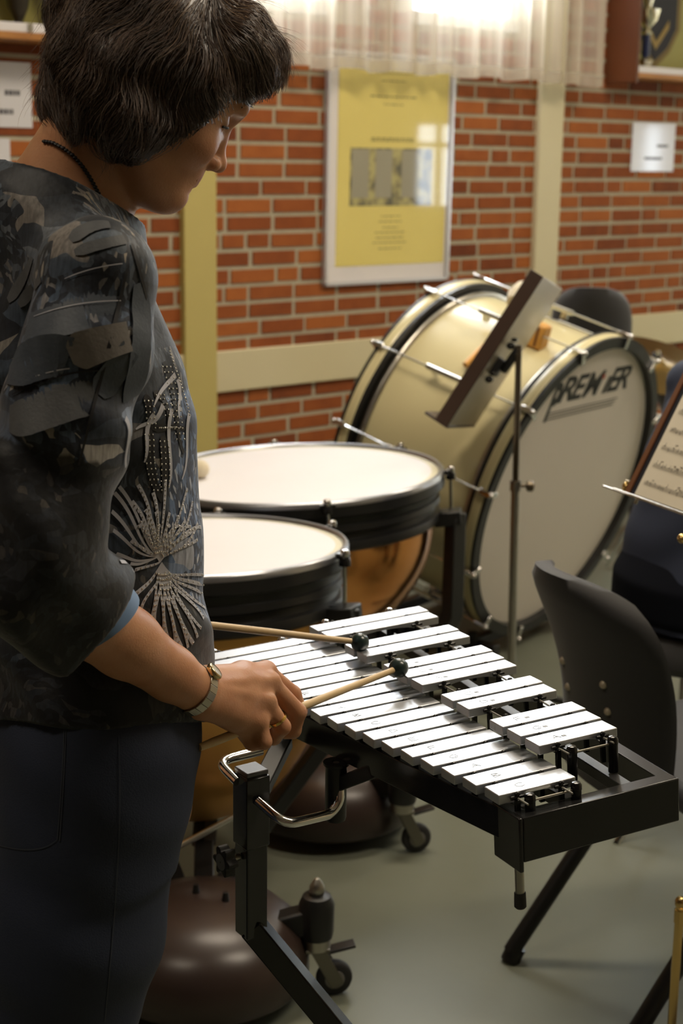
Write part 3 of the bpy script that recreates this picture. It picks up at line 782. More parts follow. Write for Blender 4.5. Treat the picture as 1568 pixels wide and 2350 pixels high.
def timpano(name, C, n, R, label, rods, struts, depth, base_c, base_r, casters, copper, foot_k=.45, out_k=.42):
    C = Vector(C); n = Vector(n).normalized()
    x = Vector((1, 0, 0)); x = (x - n * x.dot(n)).normalized(); y = n.cross(x)
    T = frame_mat(C, x, y, n)
    rt = empty(name, (C.x, C.y, 0)); tag(rt, label, 'timpani', 'kettledrums behind the glockenspiel')
    k = R / .385
    b = MB(); b.lathe([(.0005, -.006), (R * .60, -.006), (R * .915, -.0065)], T, 96); b.build('drum_head', M['timp_skin'], rt, angle=80)
    b = MB(); b.lathe([(R * .914, -.0062), (R * .955, -.006), (R * .975, -.012)], T, 96); b.build('head_collar', M['timp_collar'], rt, angle=80)
    b = MB(); b.lathe([(R * .958, -.012), (R * .963, -.002), (R * .972, .002), (R * .986, .002), (R, -.003), (R * 1.0, -.014)], T, 96); b.build('rim', mat('bright_rim', (0.42, 0.43, 0.46), .28, .9), rt, angle=60)
    b = MB(); b.lathe([(R * 1.0, -.013), (R * 1.002, -.036), (R * .985, -.042), (R * .955, -.045), (R * .95, -.062), (R * .965, -.064), (R * .97, -.078), (R * .955, -.082), (R * .935, -.085)], T, 96)
    b.build('counter_hoop', M['black'], rt, angle=30)
    b = MB(); b.lathe([(R * .93, -.083), (R * .935, -.10), (R * .965, -.103), (R * .972, -.112), (R * .972, -.122), (R * .955, -.128), (R * .90, -.130)], T, 96)
    b.build('bowl_ring', M['black'], rt, angle=30)
    b = MB(); pr = []
    for i in range(17):
        a = math.pi / 2 * i / 16; pr.append((max(.0008, R * .925 * math.cos(a) ** .85), -.125 - depth * math.sin(a)))
    b.lathe(pr, T, 80); b.build('kettle_bowl', copper, rt, angle=80)
    # T-handled tension rods
    for a in rods:
        a = math.radians(a); d = x * math.cos(a) + y * math.sin(a); t = -x * math.sin(a) + y * math.cos(a)
        q = C + d * (R + .016)
        b = MB(); b.lathe([(.0005, .008), (.007, .007), (.0095, .003), (.0095, -.004), (.006, -.012), (.006, -.014)], Matrix.Translation(q + n * .004), 20)
        b.tube([q + n * -.008, q - n * .115], .0042, 10)
        r_ = b.build('tension_rod', M['chrome'], rt)
        b = MB(); b.tube([q - t * .019 - n * .004, q + t * .019 - n * .004], .0052, 12); b.tube([q - n * .004 - d * .02, q - n * .004], .006, 12)
        b.lathe([(.012, -.022), (.012, -.010), (.009, -.004)], frame_mat(q, x, y, n), 18, cap0=True)
        b.build('rod_lug', M['black_gloss'], r_)
        b = MB(); b.box(C + d * (R * .99) - n * .118, (.05, .034, .030), frame_mat((0, 0, 0), d, t, n)); b.build('strut_bracket', M['black'], rt, bevel=.004)
    Bc = Vector((base_c[0], base_c[1], 0))
    for a in struts:
        a = math.radians(a); d = x * math.cos(a) + y * math.sin(a); t = -x * math.sin(a) + y * math.cos(a)
        top = C + d * (R + .022) - n * .118
        foot = Vector((C.x, C.y, 0)) + Vector((d.x, d.y, 0)) * (R * out_k); foot = foot.lerp(Bc, foot_k); foot.z = .13
        mid = Vector((C.x, C.y, 0)) + Vector((d.x, d.y, 0)) * (R * (.93 if out_k < .5 else 1.03)); mid.z = C.z - .36
        b = MB(); w = .028 if out_k < .5 else .038
        pts = [top + d * .012 + n * .012, top + d * .004 - n * .02, mid + d * .02, foot]
        b.tube(pts, [w * .75, w, w * 1.05, w * .95], 4, flat=.75, hint=(d.x, d.y, .01))
        b.bar(foot, Bc.lerp(foot, .22) + Vector((0, 0, .05)), .04, .03, (0, 0, 1))
        b.bar(C + d * (R * .93) - n * .125, top + d * .02, .06, .036, n)
        b.build('strut', M['black'], rt, angle=40, bevel=.003)
    # pedal base: a low dark dome on castered arms
    BR = mat('base_brown_black', (0.035, 0.022, 0.018), .33)
    b = MB(); b.lathe([(base_r * .96, .035), (base_r, .045), (base_r * 1.0, .085), (base_r * .93, .125), (base_r * .75, .158), (base_r * .45, .178), (.001, .184)], Matrix.Translation(Bc), 64, cap0=True)
    b.build('pedal_base', BR, rt, angle=50)
    for cx_, cy_, yaw, hz, tz in casters:
        e = Vector((cx_, cy_, (hz + tz) / 2 - .004))
        b = MB(); b.bar(Bc + (e - Bc).normalized() * base_r * .6 + Vector((0, 0, .05)), e, .045, .048, (0, 0, 1)); b.build('caster_arm', M['black'], rt, bevel=.006)
        caster(rt, (cx_, cy_), hz, tz, yaw)
    return rt, T, Bc
COP = M['copper']
c2 = atz(952, 1962, 0); c1 = atz(764, 2296, 0)
tb, TB, BB = timpano('timpani', (-.1234, 3.8285, .7328), (-.0447, -.0027, 1), .385, 'larger copper kettledrum farther from the glockenspiel, white head and black rim',
    [-7, -77, -140, 160, 100, 45], [-7, 173, 90], .32, (-.02, 3.32), .20, [(c2.x - .03, c2.y + .01, 3.4, .125, .215), (-.27, 3.56, 2.4, .125, .215), (-.10, 4.12, 1.6, .10, .16)], COP, 0, .86)
ts, TS, BS = timpano('timpani', (-.3125, 3.047, .740), (-.017, .0505, 1), .3294, 'smaller copper kettledrum just behind the bars, white head and black rim',
    [-22, -85, -150, 150, 85, 32], [-22, 158, 85], .46, tuple(atz(470, 2215, .05)[:2]), .195, [(c1.x - .032, c1.y + .02, 3.3, .120, .205), (-.62, 2.65, 2.8, .125, .205), (-.52, 3.30, 1.9, .09, .15)], mat('amber_kettle', (0.80, 0.44, 0.13), .38, .75, vary=(6, .3, (0.74, 0.38, 0.10))))
# pedal plate with its two bolts on the smaller drum's base, and the embossed row of marks
pc = atz(480, 2062, .17)
b = MB(); b.box(pc, (.13, .07, .012), Matrix.Rotation(-.35, 4, 'Z')); b.build('pedal_plate', M['black_matt'], ts, bevel=.004)
for px_, py_ in ((450, 2050), (518, 2068)):
    b = MB(); q = atz(px_, py_, .18); b.tube([q - Vector((0, 0, .01)), q + Vector((0, 0, .018))], [.009, .005], 12)
    b.build('pedal_bolt', M['black'], ts)
b = MB(); b.tube([at(395, 1950, 2.72), at(560, 1862, 2.80)], .006, 12); b.build('pedal_rod', M['chrome'], ts)
# a soft beater left lying on the larger head
FELT = mat('cream_felt', (0.66, 0.58, 0.42), .95, bump=(120, .6, .004), sheen=.4)
hp = at(457, 1043, 3.80)
rt = empty('timpani_beater', hp); tag(rt, 'cream felt beater lying on the larger kettledrum head', 'beater')
def on_head(p, lift): 
    l = TB.inverted() @ Vector(p); l.z = -.006 + lift; return TB @ l
hc = on_head(hp, .024)
MB().ball(hc, (.025, .025, .024), 24).build('beater_head', FELT, rt, angle=80)
b = MB(); b.tube([on_head(hc + Vector((-.015, -.01, 0)), .022), on_head(hc + Vector((-.26, -.07, 0)), .006)], .0055, 12); b.build('stick', M['wood_pale'], rt)
# ------------------------------------------------------------------ concert bass drum, tipped forward on its cradle
BC = Vector((.6861, 4.6154, .532)); _a, _b = 2.2368, -.2582
bn = Vector((math.cos(_b) * math.sin(_a), math.cos(_b) * math.cos(_a), math.sin(_b)))
bx = Vector((-bn.y, bn.x, 0)).normalized()      # horizontal in the head
if bx.y < 0: bx = -bx
by = bn.cross(bx)                                # up in the head
if by.z < 0: by = -by
BT = frame_mat(BC, bx, by, bn)
BRI, BRO, BLEN = .4616, .496, .5133
bd = empty('bass_drum', (BC.x, BC.y, 0))
tag(bd, 'big cream bass drum lying on its side in front of the brick wall', 'bass drum')
b = MB(); b.lathe([(BRI, -BLEN + .02), (BRI, -.02)], BT, 128); b.build('shell', M['drum_cream'], bd, angle=80)
BDH = mat('white_drum_head', (0.80, 0.74, 0.67), .45, vary=(2.5, .3, (0.76, 0.70, 0.63)))
b = MB(); b.lathe([(.0005, 0), (BRI * .5, 0), (BRI, 0)], BT, 128); b.build('drum_head', BDH, bd, angle=80)
b = MB(); b.lathe([(.0005, -BLEN), (BRI, -BLEN)], BT, 128); b.build('drum_head', BDH, bd, angle=80)
HOOPC = M['drum_cream']
def hoop(h0, h1, edge):
    # cream outer band with black bands at both edges; inner face and front edge black
    w = h1 - h0
    b = MB(); b.lathe([(BRO, h0 + w * .22), (BRO + .0008, h0 + w * .24), (BRO + .0008, h1 - w * .22), (BRO, h1 - w * .20)], BT, 128)
    hp_ = b.build('hoop', HOOPC, bd, angle=60)
    b = MB(); b.lathe([(BRI + .001, h0), (BRO, h0), (BRO, h1), (BRI + .001, h1), (BRI + .0005, h0)], BT, 128)
    b.build('hoop_edge', M['black'], hp_, angle=40)
hoop(-.030, .024, 1); hoop(-BLEN - .024, -BLEN + .030, 0)
b = MB(); b.lathe([(BRI + .002, -.055), (BRI + .012, -.052), (BRI + .014, -.044), (BRI + .012, -.036), (BRI + .002, -.033)], BT, 128); b.build('shell_bead', M['steel'], bd, angle=60)
b = MB(); b.lathe([(BRI + .002, -BLEN + .055), (BRI + .012, -BLEN + .052), (BRI + .014, -BLEN + .044), (BRI + .012, -BLEN + .036), (BRI + .002, -BLEN + .033)], BT, 128); b.build('shell_bead', M['steel'], bd, angle=60)
for i in range(12):
    a = math.radians(141.5 + 30 * i)     # measured in the head from horizontal
    d = bx * math.cos(a) + by * math.sin(a); t = -bx * math.sin(a) + by * math.cos(a)
    q = BC + d * (BRO + .010)
    b = MB(); b.tube([q - bn * (BLEN + .034), q + bn * .034], .0030, 8)
    r_ = b.build('tension_rod', M['chrome'], bd)
    b = MB(); b.tube([q - bn * (BLEN * .5 + .085), q - bn * (BLEN * .5 - .085)], .0085, 12)
    for sg in (-1, 1): b.box(q - bn * (BLEN * .5 + sg * .06) - d * .012, (.014, .03, .02), frame_mat((0, 0, 0), t, d, bn))
    b.build('tube_lug', M['chrome'], r_)
    for h, sg in ((.027, 1), (-BLEN - .027, -1)):
        b = MB(); b.box(BC + d * (BRO + .008) + bn * (h - sg * .012), (.018, .013, .038), frame_mat((0, 0, 0), t, d, bn))
        b.box(BC + d * (BRO - .012) + bn * (h + sg * .004), (.018, .040, .008), frame_mat((0, 0, 0), t, d, bn))
        b.ball(q + bn * (h + sg * .010), .0075, 12)
        b.build('claw', M['chrome'], r_, bevel=.002)
b = MB(); _vv = BC - bn * .27 + (bx * math.cos(math.radians(108)) + by * math.sin(math.radians(108))) * (BRI + .001)
_dd = (bx * math.cos(math.radians(108)) + by * math.sin(math.radians(108)))
b.lathe([(.014, 0), (.016, .002), (.010, .004), (.005, .010), (.0005, .0105)], frame_mat(_vv, *basis(_dd)), 20); b.build('vent', M['chrome'], bd)
# lettering on the head
FORMS = []
def lettering(txt, cx_, cy_, h, shear, m, name, parent, width=None, extra=.0016):
    cu = bpy.data.curves.new(name, 'FONT'); cu.body = txt; cu.size = h; cu.shear = shear; cu.extrude = .0004; cu.offset = extra; cu.space_character = .98
    o = bpy.data.objects.new(name, cu); col.objects.link(o)
    dg = bpy.context.evaluated_depsgraph_get(); dg.update()
    me = bpy.data.meshes.new_from_object(o.evaluated_get(dg)); bpy.data.objects.remove(o)
    w = max(v.co.x for v in me.vertices) - min(v.co.x for v in me.vertices); x0 = min(v.co.x for v in me.vertices)
    k = (width / w) if width else 1
    inv = root_mat(parent).inverted()
    for v in me.vertices:
        v.co = inv @ (BT2 @ Vector(((v.co.x - x0) * k + cx_, v.co.y + cy_, v.co.z + .0008)))
    me.materials.append(m); ob = bpy.data.objects.new(name, me); col.objects.link(ob); ob.parent = parent; return ob
BT2 = frame_mat(BC, bx, bn.cross(bx), bn)
def head_xy(px, py):
    d = ray(px, py); p = C_O + d * ((BC - C_O).dot(bn) / d.dot(bn)); l = BT2.inverted() @ p; return l.x, l.y
hx0, hy0 = head_xy(1252, 937); hx1, hy1 = head_xy(1420, 896)
INKL = mat('black_logo', (0.015, 0.016, 0.015), .5)
_yb = (hy0 + hy1) / 2; _x1 = head_xy(1432, 870)[0]; _hh = abs(head_xy(1290, 870)[1] - head_xy(1290, 928)[1])
def _lx(px): return head_xy(px, 905)[0]
_px0, _py0 = head_xy(1247, 966); _px1, _py1 = head_xy(1294, 876)
lettering('P', _px0, _py0, (_py1 - _py0) * 1.38, .38, INKL, 'logo_letter', bd, _px1 - _px0 + .006, .0052)
for _ch, _p0, _p1 in (('R', 1283, 1316), ('E', 1311, 1342), ('M', 1336, 1376), ('\u0131', 1379, 1393), ('E', 1388, 1414), ('R', 1405, 1433)):
    lettering(_ch, _lx(_p0), _yb + .008, _hh * 1.28, .30, INKL, 'logo_letter', bd, _lx(_p1) - _lx(_p0), .0026)
_dx, _dy = head_xy(1386, 864)
b = MB(); b.lathe([(.0005, .0015), (.0085, .0015), (.0085, 0)], BT2 @ Matrix.Translation((_dx, _dy, 0)), 16)
b.build('logo_dot', mat('red_dot', (0.45, 0.05, 0.02), .5), bd)
GREYL = mat('grey_logo_line', (0.20, 0.19, 0.17), .5)
b = MB()
for k in range(3):
    yy = _yb - .022 - .010 * k; b.box(BT2 @ Vector(((hx0 + .045 + _x1) / 2 - .012 - .006 * k, yy, .001)), (_x1 - hx0 - .035 - .008 * k, .0035, .0010), BT2)
b.build('logo_underline', GREYL, bd, smooth=False)
# cradle: a low black frame with side arms and castered feet, in contact with the hoops
b = MB()
fh = BC + bn * .0; rh = BC - bn * BLEN
def low(c): return c - Vector((0, 0, 0)) + by * -(BRO + .012)
for c in (fh + bn * -.04, rh + bn * .06):
    l = low(c)
    b.bar(Vector((l.x, l.y, .05)) - bx * .30, Vector((l.x, l.y, .05)) + bx * .30, .035, .035, (0, 0, 1))
l0, l1 = low(fh), low(rh)
for sx in (-.22, .22):
    b.bar(Vector((l0.x, l0.y, .05)) + bx * sx + bn * .05, Vector((l1.x, l1.y, .05)) + bx * sx, .035, .035, (0, 0, 1))
    for c in (fh + bn * -.04, rh + bn * .06):
        a = math.radians(-90 + (28 if sx > 0 else -28)); p = c + (bx * math.cos(a) + by * math.sin(a)) * (BRO + .03)
        b.bar(Vector((p.x, p.y, .04)), p, .03, .03, (1, 0, 0))
b.build('cradle', M['black'], bd, bevel=.004)
for sx in (-.30, .30):
    for c in (fh + bn * .02, rh):
        l = low(c); p = Vector((l.x, l.y, 0)) + bx * sx
        b = MB(); b.lathe([(.022, 0), (.024, .01), (.020, .03), (.014, .05)], Matrix.Translation(p), 16, cap0=True); b.build('cradle_foot', M['rubber'], bd)

# beater and wood block on top of the shell
def on_shell(px, py, lift):
    """nearest hit of the sight line with the shell's cylinder, lifted outwards"""
    d = ray(px, py); d1 = BT.inverted().to_3x3() @ d; o1 = BT.inverted() @ C_O
    R = BRI + lift
    A = d1.x ** 2 + d1.y ** 2; B = 2 * (o1.x * d1.x + o1.y * d1.y); Cc = o1.x ** 2 + o1.y ** 2 - R * R
    t = (-B - math.sqrt(max(0, B * B - 4 * A * Cc))) / (2 * A); return C_O + d * t
h = on_shell(1068, 838, .022); e = on_shell(1188, 722, .030)
rt = empty('bass_drum_beater', h); tag(rt, 'orange wooden beater with cream felt head lying on top of the bass drum', 'beater')
b = MB(); b.tube([h, h.lerp(e, .5), e], [.0095, .0105, .0095], 14); b.build('handle', M['wood_amber'], rt)
hd = on_shell(1200, 694, .046)
MB().lathe([(.001, -.05), (.03, -.045), (.043, -.02), (.043, .02), (.03, .045), (.001, .05)], frame_mat(hd + Vector((0, 0, .018)), *basis((e - h))), 28).build('felt_head', FELT, rt)
w = on_shell(1236, 770, .030); rt = empty('wood_block', w); tag(rt, 'small amber wooden block resting on the bass drum beside the tilted desk', 'wood block')
b = MB(); b.box(w, (.05, .075, .055), BT); b.build('block', M['wood_amber'], rt, bevel=.008)
b = MB(); b.box(w + BT.to_3x3() @ Vector((.0, .0, .0385 - .03)), (.052, .06, .008), BT); b.build('slot', M['wood_red'], rt, bevel=.001)
# ------------------------------------------------------------------ music stand beside the bass drum
YS = 3.97
base = atz(1176, 1600, 0); base = Vector((at(1177, 1500, YS).x, YS, 0))
ptop = at(1191, 792, YS - .02)
ms = empty('music_stand', base); tag(ms, 'dark orchestra stand with steeply tilted desk in front of the bass drum', 'music stand')
def lerpv(a, b_, t): return Vector(a).lerp(Vector(b_), t)
zk = at(1182, 1112, YS).z; tk = zk / ptop.z
b = MB(); b.tube([base + Vector((0, 0, .02)), lerpv(base, ptop, tk)], .0115, 16); b.build('outer_pole', M['steel'], ms)
b = MB(); b.tube([lerpv(base, ptop, tk - .02), ptop], .0085, 14); b.build('inner_pole', mat('dark_steel', (0.16, 0.13, 0.09), .35, 1.0), ms)
kp = lerpv(base, ptop, tk)
b = MB(); b.tube([kp - Vector((0, 0, .014)), kp + Vector((0, 0, .014))], .015, 18); b.build('collar', M['steel'], ms)
b = MB(); b.tube([kp + Vector((.012, -.002, 0)), kp + Vector((.030, -.004, 0))], .004, 10); b.tube([kp + Vector((.028, -.004, 0)), kp + Vector((.032, -.004, 0)), kp + Vector((.045, -.006, 0)), kp + Vector((.048, -.006, 0))], [.010, .0145, .0145, .010], 18)
b.build('collar_knob', bpy.data.materials['dark_steel'], ms)
for a in (20, 140, 260):
    a = math.radians(a); d = Vector((math.cos(a), math.sin(a), 0))
    b = MB(); b.tube([base + d * .012 + Vector((0, 0, .10)), base + d * .10 + Vector((0, 0, .07)), base + d * .26 + Vector((0, 0, .012)), base + d * .27 + Vector((0, 0, .012))], [.011, .011, .010, .009], 10)
    b.build('stand_leg', M['black'], ms)
# desk: seen almost along its plane, its back turned a little to us
dl = at(1025, 975, YS - .08); du = at(1240, 640, YS - .08)
ax = (du - dl).normalized()                      # up the desk
dl2 = at(1052, 985, YS - .08)
view = (dl - C_O).normalized()
side = (view * .97 + C_R * .205 + C_U * .02); side = (side - ax * side.dot(ax)).normalized()
nr = ax.cross(side).normalized()
if nr.dot(C_R) < 0: nr = -nr                      # nr: out of the desk's back, to the right and down
H_, W_ = (du - dl).length * 1.02, .40
DESKF = mat('desk_brown', (0.040, 0.022, 0.014), .35)
DESKB = mat('desk_back_metal', (0.42, 0.37, 0.27), .35, .5)
def dk(u, v, w): return dl + ax * u + side * v + nr * w
def dbox(b, u0, u1, v0, v1, w0, w1): b.add([dk(u, v, w) for u in (u0, u1) for v in (v0, v1) for w in (w0, w1)], [(0, 1, 3, 2), (4, 6, 7, 5), (0, 4, 5, 1), (2, 3, 7, 6), (0, 2, 6, 4), (1, 5, 7, 3)])
b = MB(); dbox(b, 0, H_, .004, W_, .0, .004); b.build('desk_panel', DESKB, ms, bevel=.001)
for _v in (0, W_):
    b = MB(); dbox(b, -.004, H_, _v, _v + .006, -.034, .004); b.build('desk_side_flange', DESKF, ms, bevel=.002)
b = MB(); dbox(b, -.008, 0, 0, W_, -.066, .006); b.build('desk_ledge', DESKF, ms, bevel=.002)
b = MB(); dbox(b, .02, H_ - .02, .01, W_ - .01, -.014, -.001); b.build('music_folder', DESKF, ms, bevel=.002)
# hinge and wing screws under the desk
hc = dk(H_ * .42, W_ * .30, .03)
b = MB(); b.tube([ptop - Vector((0, 0, .01)), hc], .011, 12); b.box(dk(H_ * .42, W_ * .3, .012), (.05, .05, .02), frame_mat((0, 0, 0), ax, side, nr)); b.build('desk_hinge', M['black_matt'], ms, bevel=.003)
for u in (.34, .57):
    c = dk(H_ * u, W_ * .18, .018)
    b = MB(); b.ball(c, (.012, .012, .010), 12); b.ball(c + ax * .018, (.010, .010, .006), 10); b.build('wing_screw', M['black_gloss'], ms)

# ------------------------------------------------------------------ wire stand with sheet music, at the right edge
w1 = Vector(at(1385, 1115, 2.70)); w2 = at(1568, 1181, 2.475)
lat = (w2 - w1); lat.z = 0; lat.normalize(); zb = (w1.z + w2.z) / 2
pA = Vector((w1.x, w1.y, w1.z)); latv = (w2 - w1).normalized()
hor = Vector((-lat.y, lat.x, 0))
if hor.x < 0: hor = -hor                          # away from the player, to the right
upd = (hor * .46 + Vector((0, 0, 1)) * .89).normalized()
wm = empty('music_stand', pA + latv * .42 + hor * .06 - Vector((0, 0, pA.z))); tag(wm, 'folding wire music stand holding sheet music at the right edge', 'music stand', None)
def wq(u, v, w=0): return pA + latv * u + upd * v + latv.cross(upd) * w * (1 if latv.cross(upd).dot(hor) < 0 else -1)
WIRE = mat('nickel_wire', (0.62, 0.58, 0.50), .25, 1.0)
b = MB(); b.tube([wq(0, 0), wq(.62, 0)], .0019, 8); b.build('ledge_wire', WIRE, wm)
b = MB(); b.tube([wq(0.06, 0, .020), wq(.6, 0, .020)], .0013, 8); b.build('ledge_wire', WIRE, wm)
for u in (.10, .34, .52):
    b = MB(); b.tube([wq(u, -.01, -.008), wq(u + .01, .36, -.008)], .003, 8); b.build('desk_wire', WIRE, wm)
cl = at(1438, 1118, 2.655)
b = MB(); b.ball(cl, (.008, .008, .010), 14); b.box(cl + Vector((.008, 0, .006)), (.018, .012, .012)); b.build('page_clip', M['brass'], wm, bevel=.002)
b = MB(); b.tube([cl + Vector((-.002, 0, .012)), cl + Vector((.022, -.02, .008))], .002, 8); b.build('clip_wire', WIRE, wm)
pb = pA + latv * .42 + hor * .06
b = MB(); b.tube([Vector((pb.x, pb.y, .12)), Vector((pb.x, pb.y, pb.z + .06))], .010, 14); b.tube([Vector((pb.x, pb.y, pb.z + .05)), wq(.42, .1, -.01)], .008, 10); b.build('pole', WIRE, wm)
_kn = at(1566, 1236, 2.42)
b = MB(); b.ball(_kn, .0085, 12); b.tube([_kn, Vector((pb.x, pb.y, _kn.z))], .0035, 8); b.build('pole_knob', M['brass'], wm)
for a in (0, 70, 290):
    a = math.radians(a); d = Vector((math.cos(a), math.sin(a), 0))
    b = MB(); b.bar(Vector((pb.x, pb.y, .30)), Vector((pb.x, pb.y, .010)) + d * .28, .014, .006, (0, 0, 1)); b.build('stand_leg', WIRE, wm)
# navy folder with brown spine behind the pages
fo = empty('music_folder', wq(.09, .003, 0)); tag(fo, 'navy music folder with a brown edge standing behind the sheet music', 'folder')
def fbx(b, u0, u1, v0, v1, w0, w1): b.add([wq(u, v, w) for u in (u0, u1) for v in (v0, v1) for w in (w0, w1)], [(0, 1, 3, 2), (4, 6, 7, 5), (0, 4, 5, 1), (2, 3, 7, 6), (0, 2, 6, 4), (1, 5, 7, 3)])
b = MB(); fbx(b, .088, .58, .004, .34, .000, .003); b.build('cover', mat('navy_card', (0.012, 0.014, 0.024), .5), fo, smooth=False)
b = MB(); fbx(b, .076, .088, .004, .34, .000, .006); b.build('spine', mat('brown_card', (0.15, 0.055, 0.018), .5), fo, smooth=False)
# two sheets of music with staves and notes
SHEET = mat('old_music_paper', (0.76, 0.70, 0.56), .7, vary=(9, .3, (0.70, 0.63, 0.49)))
MINK = mat('music_ink', (0.12, 0.11, 0.09), .7)
for u0, u1, lab in ((.108, .320, 'left sheet of printed music on the wire stand, edge slanting up'), (.324, .536, 'right sheet of printed music on the wire stand')):
    sh = empty('sheet_music', wq(u0, .004, .008)); tag(sh, lab, 'sheet music', 'sheets on the wire stand')
    b = MB(); n = 10
    for side_w in (.0075, .0083):
        for i in range(n + 1):
            t = i / n; bow = .004 * math.sin(math.pi * t)
            b.v.append(wq(u0 + (u1 - u0) * t, .004, side_w + bow)); b.v.append(wq(u0 + (u1 - u0) * t, .30, side_w + bow * .4))
    N2 = 2 * (n + 1)
    for i in range(n):
        b.f += [[2 * i, 2 * i + 2, 2 * i + 3, 2 * i + 1], [N2 + 2 * i + 1, N2 + 2 * i + 3, N2 + 2 * i + 2, N2 + 2 * i]]; b.m += [0, 0]
    for i in (0, n): b.f.append([2 * i, 2 * i + 1, N2 + 2 * i + 1, N2 + 2 * i]); b.m.append(0)
    b.build('page', SHEET, sh, angle=60)
    b = MB(); nt_ = MB()
    def pw(u): t = (u - u0) / (u1 - u0); return .0086 + .004 * math.sin(math.pi * t)
    for k in range(8):
        v = .27 - .034 * k
        for l in range(5):
            for i in range(8):
                ua, ub = u0 + .012 + (u1 - u0 - .024) * i / 8, u0 + .012 + (u1 - u0 - .024) * (i + 1) / 8
                b.bar(wq(ua, v - l * .0016, pw(ua)), wq(ub, v - l * .0016, pw(ub)), .00022, .0002)
        u = u0 + .02
        while u < u1 - .018:
            dv = rnd.choice((-.001, .001, .003, .005, .0065)); c = v - dv
            nt_.ball(wq(u, c, pw(u)), (.0011, .0008, .0009), 6); nt_.bar(wq(u + .001, c, pw(u)), wq(u + .001, c + rnd.choice((.006, -.006)), pw(u)), .0003, .0003)
            if rnd.random() < .4: nt_.bar(wq(u + .001, c + .006, pw(u)), wq(u + .0075, c + .0062, pw(u)), .0011, .0003)
            u += rnd.choice((.006, .0075, .0105, .014))
    b.build('staves', MINK, sh, smooth=False); nt_.build('notes', MINK, sh, smooth=False)
# brass tube of an instrument stand and its flat base at the bottom right
tp = at(1562, 2072, 2.30); q0 = Vector((tp.x, tp.y, 0))
ins = empty('instrument_stand', q0); tag(ins, 'thin brass tube stand with a dark flat base at bottom right corner', 'instrument stand')
b = MB(); b.tube([q0 + Vector((0, 0, .02)), tp], .0075, 14); b.ball(tp, (.0095, .0095, .012), 14); b.tube([tp - Vector((0, 0, .035)), tp - Vector((0, 0, .012))], .009, 14); b.build('tube', M['brass'], ins)
b = MB(); _pb = atz(1530, 2335, .03); b.box((q0.x + .09, q0.y - .05, .015), (.28, .20, .03), Matrix.Rotation(.3, 4, 'Z')); b.build('base_plate', mat('dark_grey_base', (0.03, 0.03, 0.033), .5), ins, bevel=.006)
